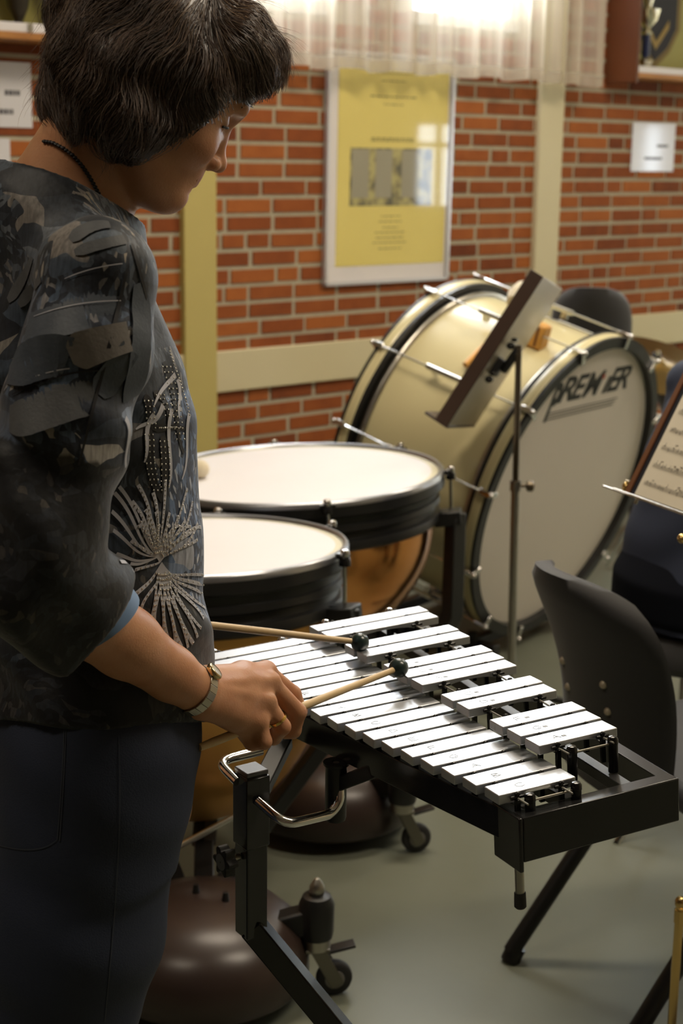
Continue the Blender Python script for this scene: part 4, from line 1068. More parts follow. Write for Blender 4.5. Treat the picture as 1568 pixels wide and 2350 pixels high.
# ------------------------------------------------------------------ upholstered stacking chairs
CLOTH = mat('black_upholstery', (0.016, 0.016, 0.017), .75, bump=(400, .25, .001), sheen=.25)
GREYC = mat('charcoal_upholstery', (0.018, 0.018, 0.020), .75, bump=(400, .25, .001), sheen=.3)
SCREWM = mat('nickel_screw', (0.55, 0.48, 0.36), .4, .3)
SHELL = mat('chair_back_shell', (0.013, 0.013, 0.013), .6)
def chair(px, py, Y, facing, top_z, label, cloth, wid=.43, legs=True):
    """facing: unit vector in plan; the middle of the back's upper edge stands at the sighted point"""
    c = at(px, py, Y); f = Vector((facing[0], facing[1], 0)).normalized(); l = Vector((-f.y, f.x, 0))
    o = Vector((c.x, c.y, 0))
    rt = empty('stacking_chair', o); tag(rt, label, 'chair', 'black upholstered stacking chairs')
    def P(a, s, z): return o + f * a + l * s + Vector((0, 0, z))
    # backrest: padded, rounded upper corners, hollowed across
    b = MB(); nu, nv = 22, 16; zb = .45
    def back(s, t, side):
        hw = wid / 2 * (1 - .10 * (1 - t))
        if t > .72: hw *= math.sqrt(max(0, 1 - ((t - .72) / .30) ** 2.6)) * .45 + .55
        x = s * hw; z = zb + (top_z - zb) * t - .03 * abs(s) ** 3 * max(0, t - .5) * 2
        a = .115 * (1 - t) - .03 + .075 * s * s * (.4 + .6 * t) + (.03 * math.sin(math.pi * t))
        th = .020 * (1 - abs(s) ** 6) * (1 - max(0, (t - .90) / .10) ** 2 * .6) + .006
        return P(a + side * th, x, z)
    for side in (1, -1):
        for i in range(nu + 1):
            for j in range(nv + 1): b.v.append(back(-1 + 2 * i / nu, j / nv, side))
    K = (nu + 1) * (nv + 1); idx = lambda i, j, k: k * K + i * (nv + 1) + j
    for i in range(nu):
        for j in range(nv):
            b.f.append([idx(i, j, 0), idx(i + 1, j, 0), idx(i + 1, j + 1, 0), idx(i, j + 1, 0)]); b.f.append([idx(i, j + 1, 1), idx(i + 1, j + 1, 1), idx(i + 1, j, 1), idx(i, j, 1)]); b.m += [0, 0]
    for i in range(nu):
        for j in (0, nv): b.f.append([idx(i, j, 0), idx(i + 1, j, 0), idx(i + 1, j, 1), idx(i, j, 1)]); b.m.append(0)
    for j in range(nv):
        for i in (0, nu): b.f.append([idx(i, j, 0), idx(i, j + 1, 0), idx(i, j + 1, 1), idx(i, j, 1)]); b.m.append(0)
    bk = b.build('backrest', cloth, rt, angle=75)
    for s, z in ((.06, .66), (.06, .61), (.06, .53), (-.08, .66), (-.08, .61), (-.08, .53)):
        t = (z - zb) / (top_z - zb); ss = s / (wid / 2); p = back(ss, t, -1)
        q = MB(); q.ball(p, .0075, 10); q.build('back_screw', SCREWM, bk)
    # seat
    b = MB(); b.box(P(.36, 0, .47), (.44, .45, .05), frame_mat((0, 0, 0), f, l, (0, 0, 1))); b.build('seat', cloth, rt, bevel=.022, seg=4)
    b = MB(); b.lathe([(.16, .425), (.21, .445)], Matrix.Translation(P(.36, 0, 0)), 28, cap0=True, cap1=True); b.build('seat_pan', SHELL, rt)
    if legs:
        for s in (-1, 1):
            b = MB(); b.tube([P(.30, s * .19, .415), P(.03, s * .20, .02)], [.0165, .0165], 14); b.tube([P(.042, s * .2, .028), P(.028, s * .2, .0)], [.019, .019], 14); b.build('leg', M['black'], rt)
            b = MB(); b.tube([P(.44, s * .19, .415), P(.62, s * .20, .02)], [.0165, .0165], 14); b.tube([P(.612, s * .2, .028), P(.625, s * .2, .0)], [.019, .019], 14); b.build('leg', M['black'], rt)
    return rt
F1 = (.94, .35)
chair(1302, 1310, 2.495, F1, .845, 'black upholstered chair with rounded back right behind the glockenspiel', CLOTH, .375)
_c = at(1362, 658, 5.75)
chair(1360, 658, 5.75, (.2, .98), _c.z, 'charcoal chair standing behind the bass drum left of the cymbal', GREYC, .315)
chair(1575, 893, 5.75, (.75, .66), at(1575, 893, 5.75).z, 'grey chair at the right edge partly hidden below the cymbal', GREYC, .40)

# ------------------------------------------------------------------ cymbal on its stand
cc = at(1502, 832, 5.45); cs = empty('cymbal', (cc.x, cc.y, 0)); tag(cs, 'dark bronze cymbal on a stand behind the bass drum', 'cymbal')
cn = (Vector((.18, -.33, 1))).normalized(); CMx = frame_mat(cc, *basis(cn))
BRZ = mat('cymbal_bronze', (0.24, 0.15, 0.04), .3, 1.0)
MB().lathe([(.004, .022), (.03, .020), (.045, .008), (.10, .004), (.235, -.010), (.235, -.0118), (.10, .002), (.045, .006), (.028, .017), (.004, .019)], CMx, 64).build('cymbal_plate', BRZ, cs)
b = MB(); b.tube([Vector((cc.x, cc.y, .02)), cc + cn * .05], .009, 12); b.build('stand_pole', M['chrome'], cs)
b = MB(); b.lathe([(.012, .02), (.018, .026), (.018, .034), (.006, .04)], CMx, 16, cap1=True); b.build('felt_washer', M['black_matt'], cs)
for a in (0, 120, 240):
    a = math.radians(a); d = Vector((math.cos(a), math.sin(a), 0))
    b = MB(); b.tube([Vector((cc.x, cc.y, .34)), Vector((cc.x, cc.y, .012)) + d * .20], .007, 10); b.build('stand_leg', M['chrome'], cs)
# ------------------------------------------------------------------ people: smooth blended volumes turned into one surface
class Field:
    def __init__(s, lo, hi, h):
        s.h = h; s.lo = np.array(lo, np.float32); s.n = np.maximum(2, np.ceil((np.array(hi) - np.array(lo)) / h).astype(int) + 1)
        s.D = np.full(s.n, 1.0, np.float32)
    def _sub(s, lo, hi):
        i0 = np.clip(np.floor((np.array(lo) - s.lo) / s.h).astype(int), 0, s.n); i1 = np.clip(np.ceil((np.array(hi) - s.lo) / s.h).astype(int) + 1, 0, s.n)
        if (i1 <= i0).any(): return None
        ax = [s.lo[k] + s.h * np.arange(i0[k], i1[k], dtype=np.float32) for k in range(3)]
        return tuple(slice(i0[k], i1[k]) for k in range(3)), np.meshgrid(*ax, indexing='ij')
    def _merge(s, sl, d, k, sub):
        a = s.D[sl]
        if sub: d = -d; h = np.maximum(k - np.abs(a - d), 0) / max(k, 1e-6); s.D[sl] = np.maximum(a, d) + h * h * k * .25
        else: h = np.maximum(k - np.abs(a - d), 0) / max(k, 1e-6); s.D[sl] = np.minimum(a, d) - h * h * k * .25
    def cone(s, a, b, ra, rb, k=.01, sub=False):
        a, b = np.array(a, float), np.array(b, float); m = max(ra, rb) + k + .012
        r = s._sub(np.minimum(a, b) - m, np.maximum(a, b) + m)
        if r is None: return
        sl, (X, Y, Z) = r; ab = b - a; L2 = max(float(ab @ ab), 1e-9)
        t = np.clip(((X - a[0]) * ab[0] + (Y - a[1]) * ab[1] + (Z - a[2]) * ab[2]) / L2, 0, 1)
        d = np.sqrt((X - a[0] - t * ab[0]) ** 2 + (Y - a[1] - t * ab[1]) ** 2 + (Z - a[2] - t * ab[2]) ** 2) - (ra + (rb - ra) * t)
        s._merge(sl, d, k, sub)
    def chain(s, pts, rs, k=.01, sub=False):
        for i in range(len(pts) - 1): s.cone(pts[i], pts[i + 1], rs[i], rs[i + 1], k, sub)
    def ell(s, c, r, R=None, k=.01, sub=False):
        c = np.array(c, float); m = max(r) + k + .012
        q = s._sub(c - m, c + m)
        if q is None: return
        sl, (X, Y, Z) = q; X, Y, Z = X - c[0], Y - c[1], Z - c[2]
        if R is not None:
            R = np.array(R); X, Y, Z = [R[0, i] * X + R[1, i] * Y + R[2, i] * Z for i in range(3)]
        k0 = np.sqrt((X / r[0]) ** 2 + (Y / r[1]) ** 2 + (Z / r[2]) ** 2) + 1e-6
        k1 = np.sqrt((X / r[0] ** 2) ** 2 + (Y / r[1] ** 2) ** 2 + (Z / r[2] ** 2) ** 2) + 1e-6
        s._merge(sl, k0 * (k0 - 1) / k1, k, sub)
    def loft(s, zs, cen, a, b, f, r, k=.01, ex=2.0):
        """stack of level ellipses: centre, half depth along f, half width along r, by height"""
        zs = np.array(zs); lo = np.array([np.min(cen[:, 0]) - .35, np.min(cen[:, 1]) - .35, zs.min() - .03]); hi = np.array([np.max(cen[:, 0]) + .35, np.max(cen[:, 1]) + .35, zs.max() + .03])
        sl, (X, Y, Z) = s._sub(lo, hi); z1 = Z[0, 0, :]
        cx, cy, A, B = [np.interp(z1, zs, v).astype(np.float32) for v in (cen[:, 0], cen[:, 1], a, b)]
        dx, dy = X - cx, Y - cy
        u, v = dx * f[0] + dy * f[1], dx * r[0] + dy * r[1]
        q = (np.abs(u / A) ** ex + np.abs(v / B) ** ex) ** (1 / ex)
        d = (q - 1) * np.minimum(A, B)
        d = np.maximum(d, np.maximum(zs.min() - Z, Z - zs.max()))
        s._merge(sl, d.astype(np.float32), k, False)
    def plane_cut(s, p, n):
        """removes what lies on the side n points to"""
        _, (X, Y, Z) = s._sub(s.lo, s.lo + s.h * s.n)
        d = (X - p[0]) * n[0] + (Y - p[1]) * n[1] + (Z - p[2]) * n[2]
        s.D = np.maximum(s.D, d[:s.n[0], :s.n[1], :s.n[2]])
    def coords(s): return s._sub(s.lo, s.lo + s.h * (s.n - 1))[1]
    def surface(s):
        D = s.D; n = D.shape; ins = D < 0
        cnt = sum(ins[i:n[0] - 1 + i, j:n[1] - 1 + j, k:n[2] - 1 + k].astype(np.int8) for i in (0, 1) for j in (0, 1) for k in (0, 1))
        act = (cnt > 0) & (cnt < 8); ids = -np.ones(act.shape, np.int64); I = np.argwhere(act); ids[act] = np.arange(len(I))
        acc = np.zeros((len(I), 3)); num = np.zeros(len(I))
        C = [(i, j, k) for i in (0, 1) for j in (0, 1) for k in (0, 1)]
        for a in C:
            for ax in range(3):
                if a[ax]: continue
                b = list(a); b[ax] = 1
                d0 = D[I[:, 0] + a[0], I[:, 1] + a[1], I[:, 2] + a[2]]; d1 = D[I[:, 0] + b[0], I[:, 1] + b[1], I[:, 2] + b[2]]
                m = (d0 < 0) != (d1 < 0); t = np.where(m, d0 / np.where(m, d0 - d1, 1), 0)
                p = np.zeros((len(I), 3)); p += a; p[:, ax] += t
                acc[m] += p[m]; num += m
        V = s.lo + s.h * (I + acc / num[:, None])
        F = []
        for ax in range(3):
            o1, o2 = (ax + 1) % 3, (ax + 2) % 3
            A = [slice(0, None)] * 3; B = [slice(0, None)] * 3
            A[ax] = slice(0, n[ax] - 1); B[ax] = slice(1, n[ax])
            for o in (o1, o2): A[o] = slice(1, n[o] - 1); B[o] = slice(1, n[o] - 1)
            s0, s1 = ins[tuple(A)], ins[tuple(B)]
            E = np.argwhere(s0 != s1); fl = s0[s0 != s1]
            E[:, o1] += 1; E[:, o2] += 1
            def cell(d1, d2):
                q = E.copy(); q[:, o1] += d1; q[:, o2] += d2; return ids[q[:, 0], q[:, 1], q[:, 2]]
            Q = np.stack([cell(-1, -1), cell(0, -1), cell(0, 0), cell(-1, 0)], 1)
            Q[~fl] = Q[~fl][:, ::-1]; F.append(Q)
        return V, np.concatenate(F)

def mesh_from(name, pieces, mt, parent, attrs=None):
    vs, fs, k = [], [], 0
    for V, F in pieces: vs.append(V); fs.append(F + k); k += len(V)
    V = np.concatenate(vs); F = np.concatenate(fs)
    inv = np.array(root_mat(parent).inverted()); Vl = V @ inv[:3, :3].T + inv[:3, 3]
    me = bpy.data.meshes.new(name); me.from_pydata(Vl.tolist(), [], F.tolist())
    me.polygons.foreach_set('use_smooth', [True] * len(F))
    for m in (mt if isinstance(mt, list) else [mt]): me.materials.append(m)
    o = bpy.data.objects.new(name, me); col.objects.link(o); o.parent = parent
    for an, val in (attrs or {}).items():
        a = me.attributes.new(an, 'FLOAT_COLOR' if val.ndim == 2 else 'FLOAT', 'POINT')
        a.data.foreach_set('color' if val.ndim == 2 else 'value', val.astype(np.float32).ravel())
    return o, V
from mathutils.bvhtree import BVHTree
def tree_of(pieces):
    vs, fs, k = [], [], 0
    for V, F in pieces: vs += V.tolist(); fs += (F + k).tolist(); k += len(V)
    return BVHTree.FromPolygons(vs, fs)
def A3(v): return np.array([v[0], v[1], v[2]], float)

SKIN = bpy.data.materials.new('skin'); SKIN.use_nodes = True
_n = SKIN.node_tree; _b = _n.nodes['Principled BSDF']; L = _n.links.new
_at = _n.nodes.new('ShaderNodeAttribute'); _at.attribute_name = 'tint'
_tc = _n.nodes.new('ShaderNodeTexCoord'); _nz = _n.nodes.new('ShaderNodeTexNoise'); _nz.inputs['Scale'].default_value = 28; _nz.inputs['Detail'].default_value = 5
_rp = _n.nodes.new('ShaderNodeValToRGB'); _rp.color_ramp.elements[0].position = .35; _rp.color_ramp.elements[1].position = .68
_rp.color_ramp.elements[0].color = (0.50, 0.235, 0.120, 1); _rp.color_ramp.elements[1].color = (0.58, 0.30, 0.165, 1)
_mx = _n.nodes.new('ShaderNodeMixRGB'); _mx.inputs[2].default_value = (0.36, 0.11, 0.075, 1)
L(_tc.outputs['Object'], _nz.inputs['Vector']); L(_nz.outputs['Fac'], _rp.inputs['Fac']); L(_rp.outputs[0], _mx.inputs[1]); L(_at.outputs['Fac'], _mx.inputs[0]); L(_mx.outputs[0], _b.inputs['Base Color'])
_b.inputs['Roughness'].default_value = .45; _b.inputs['Specular IOR Level'].default_value = .4
_b.inputs['Subsurface Weight'].default_value = .12; _b.inputs['Subsurface Radius'].default_value = (.010, .0035, .0015); _b.inputs['Subsurface Scale'].default_value = 1
_n2 = _n.nodes.new('ShaderNodeTexNoise'); _n2.inputs['Scale'].default_value = 420; _n2.inputs['Detail'].default_value = 4
_bp = _n.nodes.new('ShaderNodeBump'); _bp.inputs['Strength'].default_value = .22; _bp.inputs['Distance'].default_value = .0012
L(_tc.outputs['Object'], _n2.inputs['Vector']); L(_n2.outputs['Fac'], _bp.inputs['Height']); L(_bp.outputs['Normal'], _b.inputs['Normal'])

def head_frame(o, az, pt):
    Fd = np.array([math.cos(az) * math.cos(pt), math.sin(az) * math.cos(pt), -math.sin(pt)]); Ld = np.array([-math.sin(az), math.cos(az), 0.])
    return A3(o), Fd, Ld, np.cross(Fd, Ld)
def head_field(HF, h, neck_base, lo_extra=.12):
    o, Fd, Ld, Ud = HF; R = np.stack([Fd, Ld, Ud], 1)
    P = lambda x, y, z: o + Fd * x + Ld * y + Ud * z
    lo = np.minimum(o - .15, np.array(neck_base) - .13); hi = np.maximum(o + .16, np.array(neck_base) + .13)
    f = Field(lo, hi, h)
    E = lambda c, r, k=.012, sub=False: f.ell(P(*c), r, R, k, sub)
    E((-.004, 0, .034), (.099, .074, .082))
    E((.024, 0, -.030), (.056, .060, .072), .03)
    E((.030, 0, -.072), (.042, .042, .030), .02)
    f.cone(P(.0605, -.008, -.083), P(.0605, .008, -.083), .0165, .0165, .014)
    for s in (-1, 1):
        f.cone(P(-.008, s * .054, -.052), P(.050, s * .018, -.088), .015, .013, .02)
        E((.052, s * .037, -.024), (.025, .021, .022), .018)
        E((-.012, s * .073, -.008), (.019, .007, .029), .004)
    f.cone(P(.0835, -.028, .030), P(.0835, .028, .030), .0115, .0115, .016)
    E((.062, 0, -.050), (.021, .027, .028), .012)
    for s in (-1, 1): E((.088, s * .032, .007), (.013, .016, .011), .012, True)
    for s in (-1, 1): E((.0685, s * .031, .0075), (.0125, .0135, .0115), .004)
    f.chain([P(.081, 0, .013), P(.0835, 0, -.002), P(.0925, 0, -.026)], [.0065, .0070, .0088], .009)
    E((.0945, 0, -.0305), (.0098, .0092, .0090), .005)
    for s in (-1, 1): E((.0865, s * .0115, -.0335), (.0098, .0060, .0078), .004)
    for s in (-1, 1): E((.0915, s * .0066, -.0415), (.0068, .0034, .0062), .0015, True)
    for s in (-1, 1):
        f.cone(P(.0772, 0, -.0518), P(.0685, s * .021, -.0552), .0062, .0032, .003)
        f.cone(P(.0750, 0, -.0610), P(.0675, s * .019, -.0580), .0066, .0032, .003)
        f.cone(P(.0835, 0, -.0563), P(.0725, s * .022, -.0566), .0016, .0012, .002, True)
    E((.0775, 0, -.0705), (.008, .014, .0035), .008, True)
    return f, P, R

# ================================================================== the woman at the glockenspiel
woman = empty('person', (-.31, 1.65, 0))
tag(woman, 'woman with short brown hair in a dark patterned blouse and jeans, playing the glockenspiel', 'person')
fb = np.array([.9, .436, 0]); fb /= np.linalg.norm(fb); rb = np.array([fb[1], -fb[0], 0])
Bo = np.array([-.305, 1.685])
HF = head_frame(at(344, 224, 1.66), math.radians(18), math.radians(25))
neck_b = A3(at(172, 486, 1.655))
# silhouettes of the torso's front, as measured; half depth and half width by height give the centres
def centres(sil, zs, av, bv):
    out = []
    for px, py in sil:
        p = A3(at(px, py, 1.73)); v = p[:2] / np.linalg.norm(p[:2]); w = np.array([v[1], -v[0]])
        a, b_ = np.interp(p[2], zs, av), np.interp(p[2], zs, bv)
        hgt = math.sqrt((a * (fb[:2] @ w)) ** 2 + (b_ * (rb[:2] @ w)) ** 2)
        t = (p[:2] @ w - hgt - Bo @ w) / (fb[:2] @ w); out.append((p[2], t))
    return sorted(out)
tz = np.array([.77, .90, .98, 1.06, 1.14, 1.22, 1.30, 1.37, 1.42, 1.455, 1.485])
ta = np.array([.142, .142, .137, .130, .126, .128, .126, .100, .078, .066, .056])
tb_ = np.array([.192, .188, .170, .156, .152, .154, .156, .140, .112, .090, .072])
sil = [(476, 1660), (489, 1560), (487, 1500), (480, 1420), (472, 1350), (460, 1280), (455, 1200), (450, 1100), (443, 1040), (437, 960), (425, 900), (400, 830), (376, 780), (352, 700), (318, 600)]
cz = [c for c in centres(sil, tz, ta, tb_) if c[0] < 1.45]
czz, czt = np.array([c[0] for c in cz]), np.array([c[1] for c in cz])
_ttop = (neck_b[:2] - Bo) @ fb[:2]
def tc_of(z):
    zc = np.append(czz, [1.485]); tt = np.append(czt, [_ttop])
    return np.interp(z, zc, tt)
tcen = np.stack([Bo + fb[:2] * tc_of(z) for z in tz])
S_r = A3(at(236, 632, 1.475)); E_r = A3(at(62, 1318, 1.425)); W_r = A3(at(452, 1588, 1.590))
S_l = S_r + np.array([-.165, .345, 0]); E_l = np.array([-.395, 1.90, 1.12]); W_l = A3(at(350, 1452, 1.955))
wr_r = E_r + (W_r - E_r)
# ---- blouse
bl = Field((-.56, 1.27, .76), (.02, 2.05, 1.53), .0042)
bl.loft(tz, tcen, ta, tb_, fb, rb, .01, 2.2)
bl.cone(S_r - rb * .035, S_l + rb * .035, .050, .050, .05)          # across the shoulders
bl.ell(np.append(Bo + fb[:2] * (tc_of(1.24) + .026), 1.25), (.085, .12, .085), np.stack([fb, rb, [0, 0, 1]], 1), .05)
bl.cone(neck_b + np.array([-.010, 0, -.03]), neck_b + np.array([.012, .01, .012]), .080, .060, .04)
bl.ell(A3(at(60, 480, 1.66)), (.075, .12, .07), np.stack([fb, rb, [0, 0, 1]], 1), .05)
mid_r = S_r * .5 + E_r * .5
cuff = E_r + (W_r - E_r) * .46
cuff_l = E_l + (W_l - E_l) * .46
sv = Field((-.56, 1.27, .76), (.02, 2.05, 1.53), .0042)
sv.chain([S_r, S_r * .72 + E_r * .28, mid_r, E_r * .8 + S_r * .2, E_r], [.056, .057, .056, .062, .061], .03)
sv.chain([E_r, E_r * .5 + cuff * .5 + np.array([0, 0, -.006]), cuff + (W_r - E_r) * .1], [.061, .064, .056], .02)
sv.chain([S_l, S_l * .5 + E_l * .5, E_l], [.056, .058, .058], .03)
sv.chain([E_l, cuff_l], [.058, .052], .02)
# folds: drawn-in creases at the elbow and under the arm, soft ripples elsewhere
X, Y, Z = bl.coords()
fx = (X - E_r[0]) * .5 + (Z - E_r[2]) * .87
dist_e = np.sqrt((X - E_r[0]) ** 2 + (Y - E_r[1]) ** 2 + (Z - E_r[2]) ** 2)
rip = .0060 * np.sin(58 * fx + 9 * Y + 3 * np.sin(20 * X)) * np.exp(-(dist_e / .15) ** 2)
rip += .0026 * np.sin(38 * (Z * .8 - X * .6) + 5 * np.sin(14 * Y + 9 * Z)) + .0012 * np.sin(90 * (Z * .4 + X * .9) + 4 * np.sin(25 * Z))
up_arm = ((X - S_r[0]) * (E_r - S_r)[0] + (Y - S_r[1]) * (E_r - S_r)[1] + (Z - S_r[2]) * (E_r - S_r)[2]) / np.sum((E_r - S_r) ** 2)
rip = rip.astype(np.float32); bl.D += rip; sv.D += rip
# hem, cuffs and neckline
hem = Z - (.925 - .37 * (Y - 1.53) + .005 * np.sin(X * 30)); bl.D = np.maximum(bl.D, -hem.astype(np.float32))
def cut_end(f, c, axis, k, inner, depth, reach=.12):
    """cuts a sleeve at c across axis and hollows its mouth"""
    Xc, Yc, Zc = f.coords(); a = axis / np.linalg.norm(axis)
    t = (Xc - c[0]) * a[0] + (Yc - c[1]) * a[1] + (Zc - c[2]) * a[2]
    r = np.sqrt((Xc - c[0] - t * a[0]) ** 2 + (Yc - c[1] - t * a[1]) ** 2 + (Zc - c[2] - t * a[2]) ** 2)
    near = r < reach
    f.D = np.where(near & (t > -.02), np.maximum(f.D, t.astype(np.float32)), f.D)
    hole = np.maximum(r - inner, -t - depth).astype(np.float32)
    f.D = np.where(near, np.maximum(f.D, -hole), f.D)
AX_r = (W_r - E_r) / np.linalg.norm(W_r - E_r)
cut_ax = AX_r + np.array([.25, 0, -.10])     # the cuff is pushed up and stands slanted
cut_ax = A3(at(300, 1470, 1.48)) - A3(at(200, 1390, 1.48)); cut_ax = cut_ax / np.linalg.norm(cut_ax) * .85 + AX_r * .5
cuffp = A3(at(222, 1418, 1.480))
cut_end(sv, cuffp, cut_ax, 0, .047, .05, .13)
cut_end(sv, cuff_l, (W_l - E_l), 0, .044, .05, .11)
_k = .022; _h = np.maximum(_k - np.abs(bl.D - sv.D), 0) / _k; bl.D = np.minimum(bl.D, sv.D) - _h * _h * _k * .25
nk_n = (HF[0] - neck_b); nk_n = nk_n / np.linalg.norm(nk_n)
# neckline through three sighted points of the collar
n1, n2 = A3(at(48, 396, 1.62)), A3(at(268, 494, 1.66)); n3 = A3(at(165, 421, 1.585))
nn = np.cross(n3 - n1, n2 - n1); nn /= np.linalg.norm(nn)
if nn[2] < 0: nn = -nn
bl.D = np.where((np.abs(X - neck_b[0]) < .16) & (np.abs(Y - neck_b[1]) < .2) & (Z > 1.40), np.maximum(bl.D, ((X - n1[0]) * nn[0] + (Y - n1[1]) * nn[1] + (Z - n1[2]) * nn[2]).astype(np.float32)), bl.D)
BLV, BLF = bl.surface()
upb = A3(at(70, 485, 1.66))     # upper back
# ---- skin: head and neck, both arms and hands, and a plain core inside the clothes
hf, HP, HR = head_field(HF, .0021, neck_b)
hf.cone(HP(-.034, 0, -.045), neck_b + np.array([0, 0, .01]), .046, .050, .006)
hf.cone(HP(-.052, 0, -.070), upb + np.array([.03, 0, .01]), .034, .062, .03)
hf.cone(neck_b + np.array([0, 0, -.01]), neck_b + rb * .06 + np.array([0, 0, -.055]), .050, .030, .03)
hf.cone(neck_b + np.array([0, 0, -.01]), neck_b - rb * .06 + np.array([0, 0, -.055]), .050, .030, .03)
hf.ell(neck_b - fb * .005 + np.array([0, 0, -.070]), (.045, .085, .05), np.stack([fb, rb, [0, 0, 1]], 1), .03)
# sinew at the side of the neck
hf.cone(HP(-.012, -.046, -.050), neck_b + fb * .028 + rb * .012 + np.array([0, 0, -.012]), .010, .010, .014)
HV, HFc = hf.surface()

def px3(px, py, y): return A3(at(px, py, y))
# near hand: fingers closed round the stick
MC = {'i': px3(610, 1541, 1.715), 'm': px3(618, 1566, 1.69), 'r': px3(610, 1612, 1.668), 'p': px3(594, 1655, 1.652)}
PIP = {'i': px3(672, 1592, 1.735), 'm': px3(683, 1634, 1.708), 'r': px3(648, 1668, 1.672), 'p': px3(606, 1702, 1.648)}
DIP = {'i': px3(688, 1632, 1.742), 'm': px3(672, 1676, 1.712), 'r': px3(628, 1692, 1.685), 'p': px3(578, 1706, 1.655)}
TIP = {'i': px3(672, 1660, 1.735), 'm': px3(655, 1680, 1.712), 'r': px3(606, 1682, 1.695), 'p': px3(563, 1690, 1.664)}
HD = .0017
allp = np.array(list(MC.values()) + list(PIP.values()) + list(DIP.values()) + list(TIP.values()) + [E_r, W_r])
af = Field(allp.min(0) - .06, allp.max(0) + .06, HD)
Fm = E_r * .45 + W_r * .55
rw = px3(452, 1588, 1.592)
af.chain([E_r, E_r * .72 + W_r * .28, Fm, E_r * .18 + W_r * .82, rw], [.044, .043, .036, .0285, .0265], .012)
palm_up = (MC['i'] + MC['m'] + MC['r'] + MC['p']) / 4
for key, r0, r1, w in (('i', .0185, .0118, .12), ('m', .0195, .0122, .03), ('r', .0185, .0115, -.05), ('p', .0165, .0105, -.15)):
    b0 = rw + (MC[key] - palm_up) * .42 + (palm_up - rw) * .12
    af.chain([b0, b0 * .4 + MC[key] * .6, MC[key]], [r0, (r0 + r1) / 2, r1], .012)
    fr = {'i': .0100, 'm': .0105, 'r': .0098, 'p': .0090}[key]
    af.chain([MC[key], PIP[key], DIP[key], TIP[key]], [fr * 1.08, fr, fr * .93, fr * .80], .0035)
    af.ell(MC[key], (fr * 1.22,) * 3, None, .006)
# heel of the hand and the thumb along the stick on the far side
af.chain([rw + (palm_up - rw) * .2 + np.array([0, 0, -.008]), px3(560, 1668, 1.655)], [.021, .0135], .012)
TH0, TH1, TH2, TH3 = px3(520, 1590, 1.675), px3(590, 1620, 1.735), px3(650, 1630, 1.755), px3(690, 1622, 1.765)
af.chain([TH0, TH1, TH2, TH3], [.0175, .0125, .0110, .0085], .008)
# tendons on the back of the hand
for key in ('i', 'm', 'r'):
    nrm_ = np.cross(MC['i'] - MC['p'], palm_up - rw); nrm_ /= np.linalg.norm(nrm_)
    if nrm_ @ (A3(C_O) - rw) < 0: nrm_ = -nrm_
    a = rw + (MC[key] - palm_up) * .35 + (palm_up - rw) * .15
    af.cone(a + nrm_ * .0165, MC[key] + nrm_ * .0085, .0030, .0035, .006)
AV, AF = af.surface()
# far arm and hand, mostly behind her
MCl = {k: W_l + (m2a - W_l) for k, m2a in {'i': px3(415, 1428, 2.02), 'm': px3(424, 1440, 2.00), 'r': px3(424, 1456, 1.985), 'p': px3(418, 1472, 1.97)}.items()}
allq = np.array([E_l, W_l] + list(MCl.values()))
lf = Field(allq.min(0) - .075, allq.max(0) + .085, .003)
lf.chain([E_l, E_l * .55 + W_l * .45, W_l], [.044, .037, .027], .012)
pl = sum(MCl.values()) / 4; sdir = np.array(m2_head) - np.array(m2_butt); sdir /= np.linalg.norm(sdir)
grip = px3(430, 1447, 1.955)
for key in 'imrp':
    lf.chain([W_l, MCl[key]], [.020, .012], .012)
    c0 = MCl[key]; c1 = c0 + np.array([.022, .008, -.010]); c2 = c1 + np.array([.004, -.012, -.018]); c3 = c2 + np.array([-.014, -.010, -.002])
    lf.chain([c0, c1, c2, c3], [.0105, .0098, .0092, .008], .004)
lf.chain([W_l + np.array([.02, -.01, 0]), pl + np.array([-.01, -.035, .005]), pl + np.array([.03, -.032, .0])], [.018, .0125, .009], .008)
LV, LF = lf.surface()
# core inside the clothes: trunk, upper arms, legs
HIPZ = .86
hipc = Bo + fb[:2] * tc_of(.90)
def leg_pts(side):
    o = hipc + rb[:2] * (.088 * side); g = lambda z, t: np.array([o[0] + fb[0] * t, o[1] + fb[1] * t, z])
    return [g(.86, -.012), g(.66, -.046), g(.47, -.078), g(.30, -.118), g(.09, -.140)]
cf = Field((-.62, 1.25, .02), (.05, 2.1, 1.50), .009)
cf.loft(tz, tcen, ta - .022, tb_ - .022, fb, rb, .02, 2.2)
for sd in (1, -1): cf.chain(leg_pts(sd), [.082, .066, .048, .045, .030], .02)
cf.chain([S_r - np.array([0, 0, .01]), E_r], [.038, .034], .02); cf.chain([S_l - np.array([0, 0, .01]), E_l], [.038, .034], .02)
KV, KF = cf.surface()
tint = np.zeros(len(HV) + len(AV) + len(LV) + len(KV))
loc = (HV - HF[0]) @ HR
lip = np.exp(-((loc[:, 2] + .0563) / .0062) ** 2) * np.clip((loc[:, 0] - .066) / .006, 0, 1) * np.clip((.022 - np.abs(loc[:, 1])) / .006, 0, 1)
tint[:len(HV)] = np.clip(lip * 1.1, 0, .85)
chk = np.exp(-(((loc[:, 0] - .062) / .022) ** 2 + ((np.abs(loc[:, 1]) - .045) / .022) ** 2 + ((loc[:, 2] + .03) / .018) ** 2)); tint[:len(HV)] += .25 * chk
body, _ = mesh_from('body', [(HV, HFc), (AV, AF), (LV, LF), (KV, KF)], SKIN, woman, {'tint': tint})

